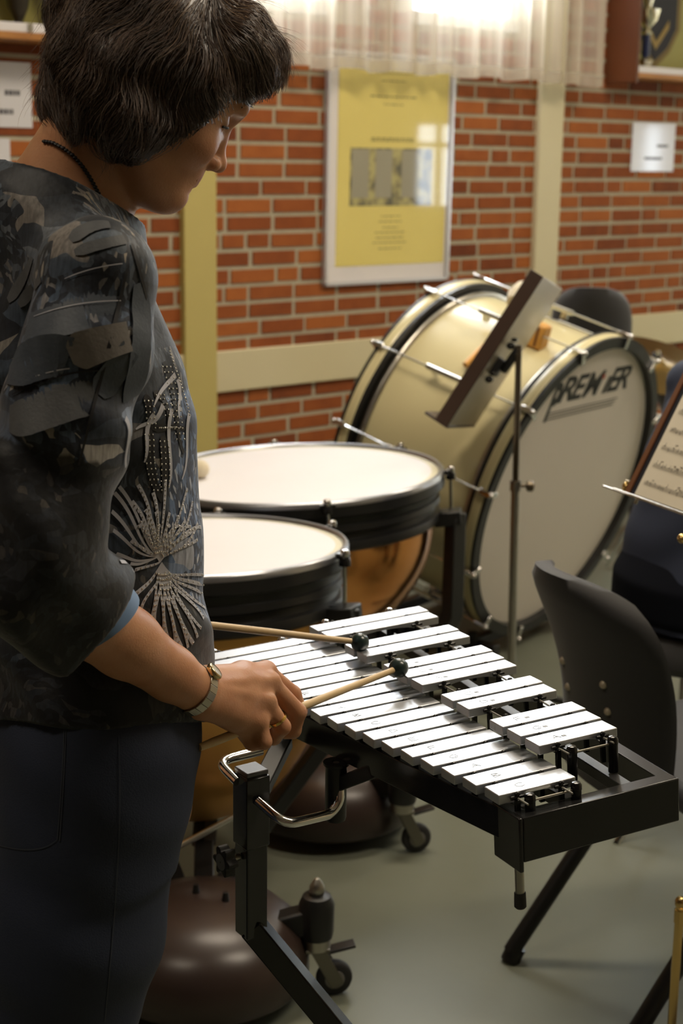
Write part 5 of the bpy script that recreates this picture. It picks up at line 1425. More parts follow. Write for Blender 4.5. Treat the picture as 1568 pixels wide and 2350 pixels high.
# ---- blouse print: overlapping scraps of dark denim, slate and grey cloth
BLM = bpy.data.materials.new('printed_blouse'); BLM.use_nodes = True
_n = BLM.node_tree; _b = _n.nodes['Principled BSDF']; _b.inputs['Roughness'].default_value = .55; _b.inputs['Specular IOR Level'].default_value = .35
_b.inputs['Sheen Weight'].default_value = .15
L = _n.links.new; N = _n.nodes.new
_tc = N('ShaderNodeTexCoord')
_wn = N('ShaderNodeTexNoise'); _wn.inputs['Scale'].default_value = 9; _wn.inputs['Detail'].default_value = 3
_vm = N('ShaderNodeVectorMath'); _vm.operation = 'MULTIPLY_ADD'; _vm.inputs[1].default_value = (.07, .07, .07)
L(_tc.outputs['Object'], _wn.inputs['Vector']); L(_wn.outputs['Color'], _vm.inputs[0]); L(_tc.outputs['Object'], _vm.inputs[2])
_mp = N('ShaderNodeMapping'); _mp.inputs['Rotation'].default_value = (.3, .75, .2); _mp.inputs['Scale'].default_value = (15, 15, 38); L(_vm.outputs[0], _mp.inputs[0])
_vo = N('ShaderNodeTexVoronoi'); _vo.inputs['Scale'].default_value = 1.0; L(_mp.outputs[0], _vo.inputs['Vector'])
_sp = N('ShaderNodeSeparateColor'); L(_vo.outputs['Color'], _sp.inputs[0])
_rp = N('ShaderNodeValToRGB'); cr = _rp.color_ramp; cr.interpolation = 'CONSTANT'
cols = [(0, (.009, .012, .019)), (.30, (.020, .026, .038)), (.46, (.042, .058, .084)), (.60, (.013, .016, .023)), (.72, (.070, .084, .108)), (.82, (.032, .042, .060)), (.90, (.13, .125, .125)), (.965, (.20, .185, .165))]
for i, (p_, c_) in enumerate(cols):
    e = cr.elements[i] if i < 2 else cr.elements.new(p_); e.position = p_; e.color = (*c_, 1)
_mp2 = N('ShaderNodeMapping'); _mp2.inputs['Rotation'].default_value = (1.1, -.5, .9); _mp2.inputs['Scale'].default_value = (10, 62, 22); L(_vm.outputs[0], _mp2.inputs[0])
_vo2 = N('ShaderNodeTexVoronoi'); L(_mp2.outputs[0], _vo2.inputs['Vector']); _sp2 = N('ShaderNodeSeparateColor'); L(_vo2.outputs['Color'], _sp2.inputs[0])
_mk = N('ShaderNodeTexNoise'); _mk.inputs['Scale'].default_value = 11; L(_tc.outputs['Object'], _mk.inputs['Vector'])
_th = N('ShaderNodeMath'); _th.operation = 'GREATER_THAN'; _th.inputs[1].default_value = .50; L(_mk.outputs['Fac'], _th.inputs[0])
_sel = N('ShaderNodeMix'); L(_th.outputs[0], _sel.inputs[0]); L(_sp.outputs[0], _sel.inputs[2]); L(_sp2.outputs[1], _sel.inputs[3])
L(_sel.outputs[0], _rp.inputs['Fac'])
_st = N('ShaderNodeMapping'); _st.inputs['Scale'].default_value = (260, 260, 28); L(_tc.outputs['Object'], _st.inputs[0])
_sn = N('ShaderNodeTexNoise'); _sn.inputs['Scale'].default_value = 1; _sn.inputs['Detail'].default_value = 4; L(_st.outputs[0], _sn.inputs['Vector'])
_mt = N('ShaderNodeMapRange'); _mt.inputs['From Min'].default_value = .25; _mt.inputs['From Max'].default_value = .75; _mt.inputs['To Min'].default_value = .55; _mt.inputs['To Max'].default_value = 1.5
L(_sn.outputs['Fac'], _mt.inputs['Value'])
_mul = N('ShaderNodeMixRGB'); _mul.blend_type = 'MULTIPLY'; _mul.inputs[0].default_value = 1
L(_rp.outputs[0], _mul.inputs[1]); L(_mt.outputs[0], _mul.inputs[2])
_pa = N('ShaderNodeAttribute'); _pa.attribute_name = 'print_tone'
_mul2 = N('ShaderNodeMixRGB'); _mul2.blend_type = 'MULTIPLY'; _mul2.inputs[0].default_value = 1
L(_mul.outputs[0], _mul2.inputs[1]); L(_pa.outputs['Color'], _mul2.inputs[2]); L(_mul2.outputs[0], _b.inputs['Base Color'])
_bn = N('ShaderNodeTexNoise'); _bn.inputs['Scale'].default_value = 30; _bn.inputs['Detail'].default_value = 6; L(_tc.outputs['Object'], _bn.inputs['Vector'])
_bp = N('ShaderNodeBump'); _bp.inputs['Strength'].default_value = .35; _bp.inputs['Distance'].default_value = .006; L(_bn.outputs['Fac'], _bp.inputs['Height']); L(_bp.outputs['Normal'], _b.inputs['Normal'])
tone = np.ones((len(BLV), 4), np.float32)
def near_(p, r): return np.exp(-np.sum(((BLV - p) / r) ** 2, 1))
# the lower sleeves and the hem are plain dark cloth, the front panel pale blue grey, the yoke brownish
t_arm = ((BLV - E_r) @ (S_r - E_r)) / np.sum((S_r - E_r) ** 2); d_arm = np.linalg.norm(BLV - (E_r + np.clip(t_arm, 0, 1)[:, None] * (S_r - E_r)), axis=1)
t_fr = ((BLV - E_r) @ (W_r - E_r)) / np.sum((W_r - E_r) ** 2); d_fr = np.linalg.norm(BLV - (E_r + np.clip(t_fr, 0, 1)[:, None] * (W_r - E_r)), axis=1)
slv = (np.minimum(d_arm, d_fr) < .085)
low = slv & (t_arm < .42); tone[low, :3] = (.26, .25, .25)
back_low = (~slv) & (BLV[:, 2] < .99); tone[back_low, :3] = (.26, .26, .27)
fr_x = (BLV[:, :2] - Bo) @ fb[:2]
front = (~slv) & (fr_x > tc_of(1.1) + .055) & (BLV[:, 2] < 1.27) & (BLV[:, 2] > .97); tone[front, :3] = (2.6, 2.9, 3.4)
yoke = BLV[:, 2] > 1.425; tone[yoke, :3] = (1.5, 1.42, 1.30)
upper_sl = slv & (t_arm > .42) & (t_arm < .92); tone[upper_sl, :3] = (1.7, 1.75, 1.85)
blouse, _ = mesh_from('blouse', [(BLV, BLF)], BLM, woman, {'print_tone': tone})
BT_ = tree_of([(BLV, BLF)])
# blue lining in the near cuff
ca = cut_ax / np.linalg.norm(cut_ax)
LIN = mat('blue_cuff_lining', (0.16, 0.26, 0.44), .6)
b = MB(); x_, y_, z_ = basis(ca); lt = (ca * .93 + np.array([-.10, .05, -.34])); lt /= np.linalg.norm(lt); x_, y_, z_ = basis(lt)
b.lathe([(.0445, .006), (.0465, .007), (.0470, .004), (.0462, -.045), (.0440, -.04), (.0445, .006)], frame_mat(cuffp, x_, y_, z_), 40); b.build('cuff_lining', LIN, woman)

# ---- printed flower motif and its rhinestones, lying on the cloth of the front
def on_blouse(px, py, lift=.0012):
    d = ray(px, py).normalized(); h = BT_.ray_cast(C_O, d)
    if h[0] is None: return None
    n = h[1]
    if n.dot(d) > 0: n = -n
    return h[0] + n * lift, n
MOT = mat('pale_grey_print', (0.46, 0.46, 0.50), .5); MOTD = mat('black_print', (0.008, 0.008, 0.011), .5)
stones = MB(); motif = MB(); dark = MB()
def bez(p, n=14):
    p = [np.array(q, float) for q in p]; out = []
    for i in range(n + 1):
        t = i / n; q = p
        while len(q) > 1: q = [q[j] * (1 - t) + q[j + 1] * t for j in range(len(q) - 1)]
        out.append(q[0])
    return out
def ribbon(mb, pts2, w0, w1, lift=.0012):
    P3 = [on_blouse(x, y, lift) for x, y in pts2]
    prev = None; n = len(P3); k = None
    for i, q in enumerate(P3):
        if q is None or (prev is not None and (q[0] - prev).length > .03): k = None; prev = q[0] if q else None; continue
        j0, j1 = max(0, i - 1), min(n - 1, i + 1)
        t = (P3[j1][0] - P3[j0][0]) if P3[j0] and P3[j1] else Vector((0, 0, 1))
        s = t.cross(q[1]); 
        if s.length < 1e-6: continue
        s.normalize(); w = (w0 + (w1 - w0) * i / (n - 1)) * (.35 + .65 * math.sin(math.pi * min(1, (i + .6) / (n * .5))) if i < n * .25 else 1)
        kk = len(mb.v); mb.v += [q[0] - s * w, q[0] + s * w]
        if k is not None: mb.f.append([k, k + 1, kk + 1, kk]); mb.m.append(0)
        k = kk; prev = q[0]
def beads(pts2, step, r=.0013, off=0):
    acc_ = 0; last = None
    for i in range(len(pts2) - 1):
        a, c = pts2[i], pts2[i + 1]; seg = np.linalg.norm(c - a); t = 0
        while acc_ + (seg - t) >= step:
            t += step - acc_; acc_ = 0; p = a + (c - a) * (t / seg); q = on_blouse(p[0], p[1], .0016)
            if q: stones.ball(q[0], r * rnd.uniform(.8, 1.15), 6)
        acc_ += seg - t
cx_, cy_ = 366, 1284
fan = [(300, 1372), (322, 1412), (340, 1436), (356, 1452), (372, 1464), (388, 1472), (402, 1478), (416, 1484), (430, 1486), (442, 1476), (452, 1462), (460, 1442), (466, 1420), (470, 1396), (473, 1372), (474, 1346), (472, 1322)]
for k, e_ in enumerate(fan):
    wv = (20 if k % 2 else -14)
    p = bez([(cx_ + 4, cy_ + 6), (cx_ + (e_[0] - cx_) * .10 + wv, cy_ + 55), (cx_ + (e_[0] - cx_) * .62 - wv, cy_ + (e_[1] - cy_) * .62), e_], 18)
    ribbon(motif, p, .0010, .0019 if k % 3 else .0026); beads(p[2:], 12, .00105)
for c_, e_ in [((338, 1250), (302, 1150)), ((345, 1230), (316, 1112)), ((352, 1240), (332, 1170)), ((310, 1250), (262, 1130)), ((318, 1235), (250, 1092)), ((300, 1262), (246, 1165)), ((296, 1275), (240, 1205)), ((358, 1230), (350, 1130)), ((368, 1230), (378, 1100)),
              ((300, 1296), (258, 1268)), ((310, 1300), (275, 1290)), ((420, 1250), (440, 1150)), ((400, 1240), (428, 1120)), ((430, 1262), (452, 1200))]:
    p = bez([(cx_ - 4, cy_ - 6), c_, (c_[0] + 10, (c_[1] + e_[1]) / 2), e_], 18); ribbon(motif, p, .0008, .0022)
    if e_[0] > 295: beads(p, 11, .00095)
for k, e_ in enumerate([(322, 1196), (340, 1182), (357, 1174), (388, 1176), (406, 1182), (424, 1194), (440, 1212), (452, 1238), (300, 1240), (304, 1312)]):
    sw = 16 if k % 2 else -14
    p = bez([(cx_, cy_), (cx_ + (e_[0] - cx_) * .1 + sw, cy_ + (e_[1] - cy_) * .45), (cx_ + (e_[0] - cx_) * .9 - sw * .6, cy_ + (e_[1] - cy_) * .7), e_], 18); ribbon(motif, p, .0009, .0021); beads(p[3:], 11, .00105)
for k in range(7):       # the bud: nested petals curling outwards
    x0 = 336 + 14 * k; p = bez([(366, 1290), (352 + 5 * k, 1262), (x0 - 4, 1222), (x0 + 6 * (k - 2), 1186 + 5 * abs(k - 2)), (x0 + 10 * (k - 2), 1210)], 18); ribbon(motif, p, .0012, .0019); beads(p[2:], 12, .00105)
for p in ([(292, 1092), (270, 1040), (312, 1000), (285, 960)], [(330, 1060), (345, 1020), (322, 985), (352, 950)], [(385, 1120), (402, 1060), (372, 1010), (392, 940)], [(310, 985), (340, 960), (352, 985), (372, 930)], [(352, 930), (366, 890), (384, 880), (400, 860)], [(415, 1100), (436, 1050), (420, 1000), (432, 950)], [(410, 960), (402, 930), (418, 900), (405, 870)]):
    q = bez(p); ribbon(motif, q, .0016, .0034, .0016)
for p, w in (([(335, 985), (350, 1010), (330, 1050), (350, 1110), (372, 1150)], .008), ([(372, 1000), (380, 1050), (378, 1100), (374, 1148)], .0075), ([(330, 910), (350, 925), (335, 960), (352, 985)], .006), ([(375, 830), (392, 880), (408, 930), (400, 990), (420, 1040)], .0065), ([(352, 905), (372, 900), (392, 935), (384, 985)], .006), ([(350, 980), (372, 985), (398, 975), (425, 985)], .005)):
    q = bez(p); ribbon(dark, q, w, w * .35, .0010)
    for dx in (-9, 0, 9): beads([z + np.array([dx, 0]) for z in q[:-2]], 13, .0011)
beads(bez([(384, 800), (400, 845), (420, 900), (434, 960)]), 8, .0012)
# larger scraps printed on the sleeve: denim bands, a beige patch, slate leaves, dark seams and pale stitching
def patch(name, m, items, lift):
    for pts_, w0, w1 in items:
        mb = MB(); ribbon(mb, bez(pts_, 22), w0, w1, lift); mb.build(name, m, woman, angle=80)
def cloth(name, c, vr): return mat(name, c, .6, vary=(60, .3, vr), bump=(300, .3, .001))
patch('denim_patch', cloth('print_denim', (.050, .062, .082), (.078, .092, .115)), [([(62, 752), (150, 705), (276, 700)], .026, .022), ([(20, 860), (100, 800), (156, 822)], .020, .020), ([(316, 650), (340, 790), (300, 915)], .012, .016), ([(226, 905), (262, 850), (300, 800)], .015, .012)], .0008)
patch('slate_patch', cloth('print_slate', (.060, .064, .070), (.090, .094, .10)), [([(163, 552), (204, 512), (252, 517)], .010, .006), ([(172, 580), (223, 560), (286, 550)], .006, .005), ([(24, 960), (120, 905), (215, 890)], .030, .024), ([(20, 690), (60, 640), (75, 590)], .008, .005), ([(45, 700), (80, 660), (95, 640)], .007, .004)], .0010)
patch('beige_patch', cloth('print_beige', (.165, .150, .138), (.20, .185, .170)), [([(160, 815), (220, 790), (296, 772)], .019, .014)], .0012)
patch('seam_line', MOTD, [([(287, 629), (262, 763), (223, 890), (180, 1066)], .0022, .0012), ([(60, 800), (160, 760), (300, 752)], .0011, .0011), ([(30, 905), (150, 845), (240, 850)], .0010, .0010), ([(300, 560), (340, 680), (352, 790)], .0020, .0010)], .0014)
patch('pale_stitching', MOT, [([(80, 727), (179, 690), (276, 690)], .0005, .0005), ([(40, 880), (110, 850), (160, 845)], .0005, .0005), ([(150, 640), (210, 612), (280, 605)], .0005, .0005)], .0015)
motif.build('flower_print', MOT, woman, angle=80); dark.build('scroll_print', MOTD, woman, angle=80)
st = stones.build('rhinestones', mat('rhinestone', (0.82, 0.80, 0.74), .08, .75), woman, angle=80); st['kind'] = 'stuff'

# ---- jeans and shoes
jf = Field((-.66, 1.28, .05), (.06, 2.06, 1.0), .0055)
jz = np.array([.74, .80, .86, .97]); jc = np.stack([Bo + fb[:2] * (tc_of(max(z, .88)) + o) for z, o in zip(jz, (-.012, -.006, -.002, 0))])
jf.loft(jz, jc, np.array([.100, .112, .122, .128]), np.array([.168, .178, .178, .170]), fb, rb, .01, 2.3)
for sd in (1, -1): jf.chain(leg_pts(sd), [.104, .099, .086, .076, .066], .03)
X, Y, Z = jf.coords()
jf.D += (.0016 * np.sin(55 * Z + 8 * np.sin(9 * X + 7 * Y)) * np.exp(-((Z - .47) / .14) ** 2) + .0010 * np.sin(70 * Z + 40 * X)).astype(np.float32)
JV, JF = jf.surface()
JT_ = tree_of([(JV, JF)])
JEAN = mat('dark_denim', (0.012, 0.018, 0.040), .75, bump=(500, .35, .001), vary=(5, .3, (0.018, 0.027, 0.055)))
mesh_from('jeans', [(JV, JF)], JEAN, woman)
def on_jeans(px, py, lift):
    d = ray(px, py).normalized(); h = JT_.ray_cast(C_O, d)
    if h[0] is None: return None
    n = h[1] if h[1].dot(d) < 0 else -h[1]
    return h[0] + n * lift, n
_ob = on_blouse; on_blouse = on_jeans; seam = MB()
for p_ in ([(272, 1690), (283, 1900), (262, 2120), (240, 2345)], [(148, 1668), (143, 1800), (132, 1925)], [(132, 1925), (100, 1960), (40, 1950), (0, 1940)], [(152, 1668), (147, 1800), (137, 1930)]): ribbon(seam, bez(p_, 30), .0007, .0007, .0008)
on_blouse = _ob
seam.build('denim_seam', mat('denim_stitching', (0.035, 0.042, 0.062), .7), woman, angle=80)
SHOE = mat('black_shoe', (0.015, 0.014, 0.014), .4)
for sd in (1, -1):
    an = leg_pts(sd)[-1]; sf = Field(an - .28, an + .28, .006)
    sf.cone(np.array([an[0], an[1], .045]) - fb * .05, np.array([an[0], an[1], .032]) + fb * .15, .040, .030, .02); sf.cone(np.array([an[0], an[1], .10]), np.array([an[0], an[1], .05]), .046, .045, .02)
    sf.D = np.maximum(sf.D, (.002 - sf.coords()[2]).astype(np.float32))
    V, F = sf.surface(); mesh_from('shoe', [(V, F)], SHOE, woman)

def wave(p, f, ph): return math.sin(f * p[0] + 1.7 * math.sin(f * .6 * p[2] + ph)) * math.cos(f * .8 * p[1] + ph * 2) + .6 * math.sin(f * 1.9 * p[2] + 2.3 * ph + 2 * math.sin(f * p[1]))
def face_edge(lp, slack): return lp[2] < .034 and lp[0] > .050 + .66 * min(lp[2], 0) + .35 * max(lp[2], 0) + slack or (lp[0] > .088 and lp[2] < .046 + (lp[0] - .0963) * 1.15 + slack)
# ---- hair: a dense bob of many fine strands over a dark cap
def hp_(x, y, z): return HP(x, y, z)
cap = Field(HF[0] - .22, HF[0] + .22, .004)
CE = lambda c, r, k=.02, sub=False: cap.ell(HP(*c), r, HR, k, sub)
CE((-.014, 0, .048), (.108, .088, .088))
CE((.050, 0, .086), (.056, .070, .040), .03)
for s in (-1, 1): CE((-.006, s * .062, -.012), (.060, .028, .058), .03); CE((.028, s * .066, .018), (.034, .018, .040), .02)
CE((-.060, 0, -.015), (.046, .072, .064), .03)
CE((.094, 0, -.030), (.062, .120, .068), .010, True)
CE((-.02, 0, -.13), (.075, .050, .07), .012, True)
_X, _Y, _Z = cap.coords()
cap.D += (.0035 * np.sin(48 * _X + 30 * _Z + 2 * np.sin(40 * _Y)) + .0025 * np.sin(75 * _Z - 50 * _X + 3 * np.sin(35 * _X))).astype(np.float32)
CV, CF = cap.surface()
_keep = np.array([not all(face_edge((CV[i] - HF[0]) @ HR, .001) for i in f) for f in CF]); CF = CF[_keep]
HAIR = bpy.data.materials.new('brown_hair'); HAIR.use_nodes = True
_n = HAIR.node_tree; _b = _n.nodes['Principled BSDF']
_at = _n.nodes.new('ShaderNodeAttribute'); _at.attribute_name = 'strand'
_rp = _n.nodes.new('ShaderNodeValToRGB'); _rp.color_ramp.elements[0].color = (.030, .016, .009, 1); _rp.color_ramp.elements[1].color = (.30, .20, .115, 1)
_e = _rp.color_ramp.elements.new(.6); _e.color = (.090, .046, .024, 1)
_n.links.new(_at.outputs['Fac'], _rp.inputs['Fac']); _n.links.new(_rp.outputs[0], _b.inputs['Base Color'])
_b.inputs['Roughness'].default_value = .36; _b.inputs['Specular IOR Level'].default_value = .6; _b.inputs['Sheen Weight'].default_value = .2
hair, _ = mesh_from('hair', [(CV, CF)], HAIR, woman, {'strand': np.full(len(CV), .12)})
CT = tree_of([(CV, CF)])
ng = np.random.default_rng(3)
loc = (CV - HF[0]) @ HR
def make_strands(n, ln, rad, lift, tone_lo, tone_hi, mask=None, fly=0.0, steps=11):
    idx = np.arange(len(CV)) if mask is None else np.nonzero(mask)[0]
    idx = np.array([q for q in idx if not face_edge(loc[q], 0)]); pick = ng.choice(idx, n); VV, FF, TT = [], [], []
    for q in pick:
        p = Vector(CV[q] + ng.normal(0, .002, 3)); l = loc[q]; slack = ng.normal(0, .004); dead = 0
        length = ln * ng.uniform(.6, 1.15); st_ = length / steps; pts = []
        swirl = ng.normal(0, .30); out = ng.uniform(0, lift); fl = ng.random() < fly
        for k in range(steps + 1):
            hit = CT.find_nearest(p); nrm = hit[1]; lp = HR.T @ (A3(p) - HF[0])
            # parted on top: hair runs forward over the brow and down the sides and the back
            fwd = np.clip((lp[0] + .01) / .06, 0, 1) * np.clip((lp[2] + .02) / .05, 0, 1)
            sidew = np.sign(lp[1]) * np.clip(abs(lp[1]) / .05, 0, 1)
            dl_ = np.array([.9 * fwd - .55 * (1 - fwd) * np.clip((lp[2] - .03) / .06, 0, 1), .5 * sidew * np.clip((lp[2] - .05) / .05, 0, 1), (-.25 - 1.0 * np.clip((.12 - lp[2]) / .08, 0, 1)) * (1 - .62 * fwd)])
            if lp[2] < .02: dl_ += np.array([.35 * np.clip(lp[0] / .05 + .6, 0, 1), 0, 0])
            d = HF[1] * dl_[0] + HF[2] * dl_[1] + HF[3] * dl_[2]
            d = Vector(d); d = d - nrm * d.dot(nrm); 
            if d.length < 1e-5: d = Vector((0, 0, -1))
            d.normalize(); d = (d + nrm.cross(d) * (swirl * math.sin(k * .55) + .42 * wave(lp, 38, .6) + .22 * wave(lp, 90, 2.1))).normalized()
            pts.append(p.copy())
            if dead or face_edge(lp, slack): dead = 1; continue
            if fwd > .35 and lp[0] > .045 and k > steps * .45 and not fl: p = p + (d + Vector(HF[1]) * .25 - Vector((0, 0, .22))).normalized() * st_ * .8
            elif fl and k > steps * .45: p = p + (d * .8 + nrm * .45 + Vector((0, 0, .05))).normalized() * st_
            else:
                p = p + d * st_; h2 = CT.find_nearest(p); p = h2[0] + h2[1] * (out * (k / steps) ** .7 * (1 + .6 * wave(lp, 55, 1.2)) + .0006)
        k0 = len(VV); up = None
        for k, c in enumerate(pts):
            t = (pts[min(k + 1, steps)] - pts[max(k - 1, 0)]);
            if t.length < 1e-7: t = Vector((0, 0, 1))
            t.normalize(); x, y, _ = basis(t); r = rad * (1 - .75 * (k / steps) ** 2)
            VV += [c + x * r, c - x * r * .5 + y * r * .87, c - x * r * .5 - y * r * .87]
        for k in range(steps):
            a = k0 + 3 * k
            FF += [(a, a + 1, a + 4, a + 3), (a + 1, a + 2, a + 5, a + 4), (a + 2, a, a + 3, a + 5)]
        TT += [ng.uniform(tone_lo, tone_hi)] * (3 * (steps + 1))
    return VV, FF, TT
def strands(name, *a, **k):
    VV, FF, TT = make_strands(*a, **k)
    inv = root_mat(woman).inverted(); me = bpy.data.meshes.new(name); me.from_pydata([tuple(inv @ v) for v in VV], [], FF)
    me.polygons.foreach_set('use_smooth', [True] * len(FF)); me.materials.append(HAIR)
    at_ = me.attributes.new('strand', 'FLOAT', 'POINT'); at_.data.foreach_set('value', np.array(TT, np.float32))
    o = bpy.data.objects.new(name, me); col.objects.link(o); o.parent = hair; o['kind'] = 'stuff'; return o
strands('hair_strands', 7600, .095, .00042, .011, .10, .70)
strands('sunlit_strands', 520, .085, .00036, .013, .65, 1.0, mask=(loc[:, 2] > .085))  # paler tone paints light from above into the crown strands
strands('loose_hairs', 420, .075, .00020, .016, .4, .9, fly=1.0)

strands('loose_hairs', 380, .050, .00022, .014, .45, 1.0, mask=(loc[:, 0] > .062) & (loc[:, 2] > .055), fly=1.0)
strands('loose_hairs', 160, .045, .00022, .014, .35, .8, mask=(loc[:, 0] < -.06) & (loc[:, 2] < .0), fly=1.0)

# ---- lashes and brows
LASH = mat('dark_lash', (0.02, 0.014, 0.01), .6)
b = MB()
for s in (-1, 1):
    b.tube([HP(.0692 + .0126 * math.cos(a) , s * .031 + .0140 * math.sin(a), .0035 + .0015 * math.cos(2 * a)) for a in [-1.2 + .3 * i for i in range(9)]], .0014, 6)
b.build('eyelashes', LASH, woman)
b = MB()
for s in (-1, 1):
    b.tube([HP(.0960 - 7 * (.012 + .03 * q) ** 2, s * (.012 + .03 * q), .0290 + .005 * math.sin(math.pi * q)) for q in [i / 8 for i in range(9)]], [.0018 + .0012 * math.sin(math.pi * min(1, i / 8 + .15)) for i in range(9)], 6, flat=.6)
b.build('eyebrows', mat('brow_brown', (0.05, 0.028, 0.016), .7), woman)

# ---- necklace cord, watch and ring
SK = tree_of([(HV, HFc)]); SA = tree_of([(AV, AF)])
def on_skin(tree, px, py, lift):
    d = ray(px, py).normalized(); h = tree.ray_cast(C_O, d)
    return None if h[0] is None else h[0] - d * lift
cord = [on_skin(SK, *q, .0022) for q in ((98, 324), (120, 327), (145, 340), (168, 357), (188, 380), (205, 405), (220, 432), (232, 455), (243, 472))]
cord = [c for c in cord if c is not None]
b = MB()
if len(cord) > 4:
    fine = []
    for i in range(len(cord) - 1):
        for k in range(10): fine.append(cord[i].lerp(cord[i + 1], k / 10))
    # once round the back of the neck and down into the collar on the far side
    acc_ = 0
    for i in range(len(fine) - 1):
        acc_ += (fine[i + 1] - fine[i]).length
        if acc_ > .0030: b.ball(fine[i], (.0026, .0021, .0021), 8); acc_ = 0
    b.tube(fine, .0015, 6)
b.build('necklace', mat('dark_bead_cord', (0.02, 0.02, 0.022), .35, .4), woman)
WATCH = mat('watch_steel', (0.46, 0.43, 0.36), .28, 1.0)
wc = A3(at(441, 1583, 1.588)); fa = (W_r - E_r) / np.linalg.norm(W_r - E_r)
wa = Vector(px3(458, 1560, 1.60) - px3(424, 1538, 1.60))  # tilt of the band
xb, yb, zb2 = basis(Vector(fa))
b = MB(); nl = 22; rw_ = .0298
for i in range(nl):
    a = 2 * math.pi * i / nl; c = Vector(wc) + (xb * math.cos(a) + yb * math.sin(a) * .94) * rw_; rad_ = (xb * math.cos(a) + yb * math.sin(a)); tg = (-xb * math.sin(a) + yb * math.cos(a))
    b.box(c, (.0080, .0022, .0125), frame_mat((0, 0, 0), tg, rad_, zb2))
wt = b.build('watch_band', WATCH, woman, bevel=.0005)
up_ = (xb * xb.dot(Vector((.25, -.35, .9))) + yb * yb.dot(Vector((.25, -.35, .9)))).normalized(); tg = zb2.cross(up_)
WM = frame_mat(Vector(wc) + up_ * .0305, tg, zb2, up_)
b = MB(); b.lathe([(.0095, -.001), (.0105, .001), (.0105, .0035), (.0095, .005), (.0085, .0054)], WM, 32, cap0=True); b.build('watch_case', mat('watch_gold', (0.70, 0.55, 0.30), .2, 1.0), wt)
b = MB(); b.lathe([(.0087, .0048), (.0005, .0053)], WM, 32); b.build('watch_dial', mat('watch_dial', (0.5, 0.48, 0.40), .15), wt)
rgc = MC['r'] * .28 + PIP['r'] * .72; rd = Vector(PIP['r'] - MC['r']).normalized(); xr, yr, zr = basis(rd)
b = MB(); RM = frame_mat(rgc, xr, yr, zr); b.lathe([(.0100, -.0018), (.0113, -.0016), (.0115, 0), (.0113, .0016), (.0100, .0018)], RM, 32); b.build('ring', mat('gold', (0.85, 0.58, 0.18), .18, 1.0), woman)
# ------------------------------------------------------------------ the seated musician at the right edge
NAVY = mat('navy_denim_jacket', (0.014, 0.020, 0.042), .8, bump=(300, .3, .001), vary=(6, .3, (0.019, 0.027, 0.054)))
DARKT = mat('dark_trousers', (0.006, 0.007, 0.011), .95, 0, .1)
seat_c = at(1440, 1200, 3.30); F2 = np.array([.93, .36, 0]); F2 /= np.linalg.norm(F2); R2_ = np.array([F2[1], -F2[0], 0])
o2 = A3((seat_c.x, seat_c.y, 0)) + F2 * .185
stool = empty('drum_stool', o2); tag(stool, 'black round stool under the seated musician at the right edge', 'stool')
b = MB(); b.lathe([(.10, .40), (.18, .41), (.195, .43), (.195, .46), (.18, .484), (.001, .49)], Matrix.Translation(Vector(o2)), 40, cap0=True); b.build('seat', CLOTH, stool)
b = MB(); b.tube([Vector(o2) + Vector((0, 0, .06)), Vector(o2) + Vector((0, 0, .41))], .016, 14); b.build('stem', M['chrome'], stool)
for a in (100, 220, 340):
    a = math.radians(a); d = Vector((math.cos(a), math.sin(a), 0)); b = MB(); b.tube([Vector(o2) + Vector((0, 0, .22)), Vector(o2) + d * .20 + Vector((0, 0, .02)), Vector(o2) + d * .22 + Vector((0, 0, .0))], .009, 10); b.build('leg', M['chrome'], stool)
player = empty('person', o2)
tag(player, 'seated musician in a navy denim jacket at the right edge behind the sheet music', 'person')
PP = lambda a, s, z: o2 + F2 * a + R2_ * s + np.array([0, 0, z])
HF2 = head_frame(PP(.20, 0, 1.24), math.atan2(F2[1], F2[0]), math.radians(8))
nb2 = PP(.14, 0, 1.08)
h2, HP2, HR2 = head_field(HF2, .005, nb2)
h2.cone(HP2(-.03, 0, -.045), nb2, .052, .060, .02)
H2V, H2F = h2.surface()
hands = Field(PP(.30, -.26, .58), PP(.62, .26, .95), .004) if False else None
def small(parts, h):
    P_ = np.array([p for c in parts for p in c[0]]); m = max(max(c[1]) for c in parts) + .03
    f = Field(P_.min(0) - m, P_.max(0) + m, h)
    for pts, rs, k in parts: f.chain(pts, rs, k)
    return f.surface()
arm = lambda s: [PP(.10, s * .19, 1.00), PP(.13, s * .25, .74), PP(.36, s * .17, .76)]
hand_parts = []
for s in (1, -1):
    w_ = PP(.37, s * .165, .765); hand_parts.append(([arm(s)[1] * .4 + w_ * .6, w_], [.034, .026], .01))
    hand_parts.append(([w_, PP(.44, s * .150, .77)], [.024, .026], .01))
    for q, (ds, ln) in enumerate(((-.026, .055), (-.009, .064), (.009, .060), (.026, .048))):
        a0 = PP(.455, s * .15 + ds, .772); a1 = PP(.455 + ln * .5, s * .15 + ds, .775); a2 = PP(.455 + ln * .75, s * .15 + ds, .752)
        hand_parts.append(([a0, a1, a2], [.0105, .0095, .0080], .004))
    hand_parts.append(([PP(.40, s * .125, .765), PP(.44, s * .105, .762), PP(.47, s * .105, .750)], [.013, .0105, .0085], .006))
HDV, HDF = small(hand_parts, .0035)
core = small([([PP(-.01, 0, .60), PP(.05, 0, .90), PP(.12, 0, 1.06)], [.10, .10, .07], .05), ([PP(.0, .09, .56), PP(.42, .11, .52), PP(.44, .11, .12)], [.07, .055, .04], .03), ([PP(.0, -.09, .56), PP(.42, -.11, .52), PP(.44, -.11, .12)], [.07, .055, .04], .03)], .01)
mesh_from('body', [(H2V, H2F), (HDV, HDF), core], SKIN, player, {'tint': np.zeros(len(H2V) + len(HDV) + len(core[0]))})
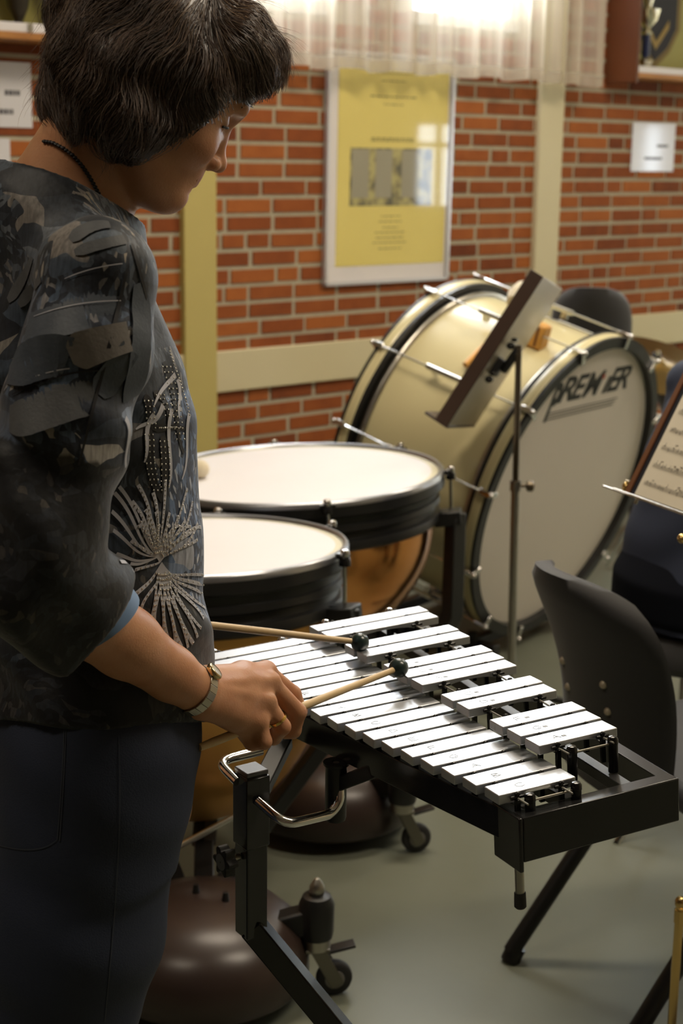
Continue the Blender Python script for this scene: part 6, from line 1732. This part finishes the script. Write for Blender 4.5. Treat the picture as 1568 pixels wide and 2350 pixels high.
jk = Field(PP(0, 0, 0) - np.array([.5, .5, -.50]), PP(0, 0, 0) + np.array([.6, .5, 1.12]), .007)
zz = np.array([.487, .62, .75, .88, .98, 1.04, 1.09]); off = np.array([-.01, -.005, .015, .04, .07, .10, .13])
jk.loft(zz, np.stack([o2[:2] + F2[:2] * q for q in off]), np.array([.160, .152, .142, .140, .118, .085, .065]), np.array([.19, .185, .178, .185, .185, .13, .075]), F2, R2_, .02, 2.2)
for s in (1, -1): jk.chain(arm(s), [.072, .064, .050], .03)
X, Y, Z = jk.coords(); jk.D += (.003 * np.sin(45 * Z + 5 * np.sin(12 * X))).astype(np.float32)
mesh_from('denim_jacket', [jk.surface()], NAVY, player)
tr = Field(PP(0, 0, 0) - np.array([.45, .5, -.03]), PP(0, 0, 0) + np.array([.75, .6, .70]), .008)
tr.loft(np.array([.485, .52, .60, .66]), np.stack([o2[:2] + F2[:2] * q for q in (-.005, -.01, -.01, -.005)]), np.array([.12, .165, .165, .14]), np.array([.17, .205, .20, .175]), F2, R2_, .02)
for s in (1, -1): tr.chain([PP(.02, s * .09, .565), PP(.44, s * .12, .545), PP(.47, s * .12, .30), PP(.45, s * .12, .09)], [.088, .076, .066, .060], .03)
mesh_from('trousers', [tr.surface()], DARKT, player)
for s in (1, -1):
    sf = Field(PP(.36, s * .12, 0) - .2, PP(.56, s * .12, 0) + .2, .007)
    sf.cone(PP(.42, s * .12, .045), PP(.62, s * .125, .034), .042, .032, .02); sf.cone(PP(.45, s * .12, .10), PP(.45, s * .12, .05), .046, .045, .02)
    sf.D = np.maximum(sf.D, (.002 - sf.coords()[2]).astype(np.float32)); mesh_from('shoe', [sf.surface()], SHOE, player)
cap2 = Field(HF2[0] - .2, HF2[0] + .2, .006)
cap2.ell(HP2(-.012, 0, .045), (.108, .084, .085), HR2, .02); cap2.ell(HP2(-.055, 0, -.01), (.05, .07, .05), HR2, .03); cap2.ell(HP2(.112, 0, -.02), (.050, .12, .070), HR2, .01, True)
V_, F_ = cap2.surface(); mesh_from('hair', [(V_, F_)], HAIR, player, {'strand': np.full(len(V_), .3)})
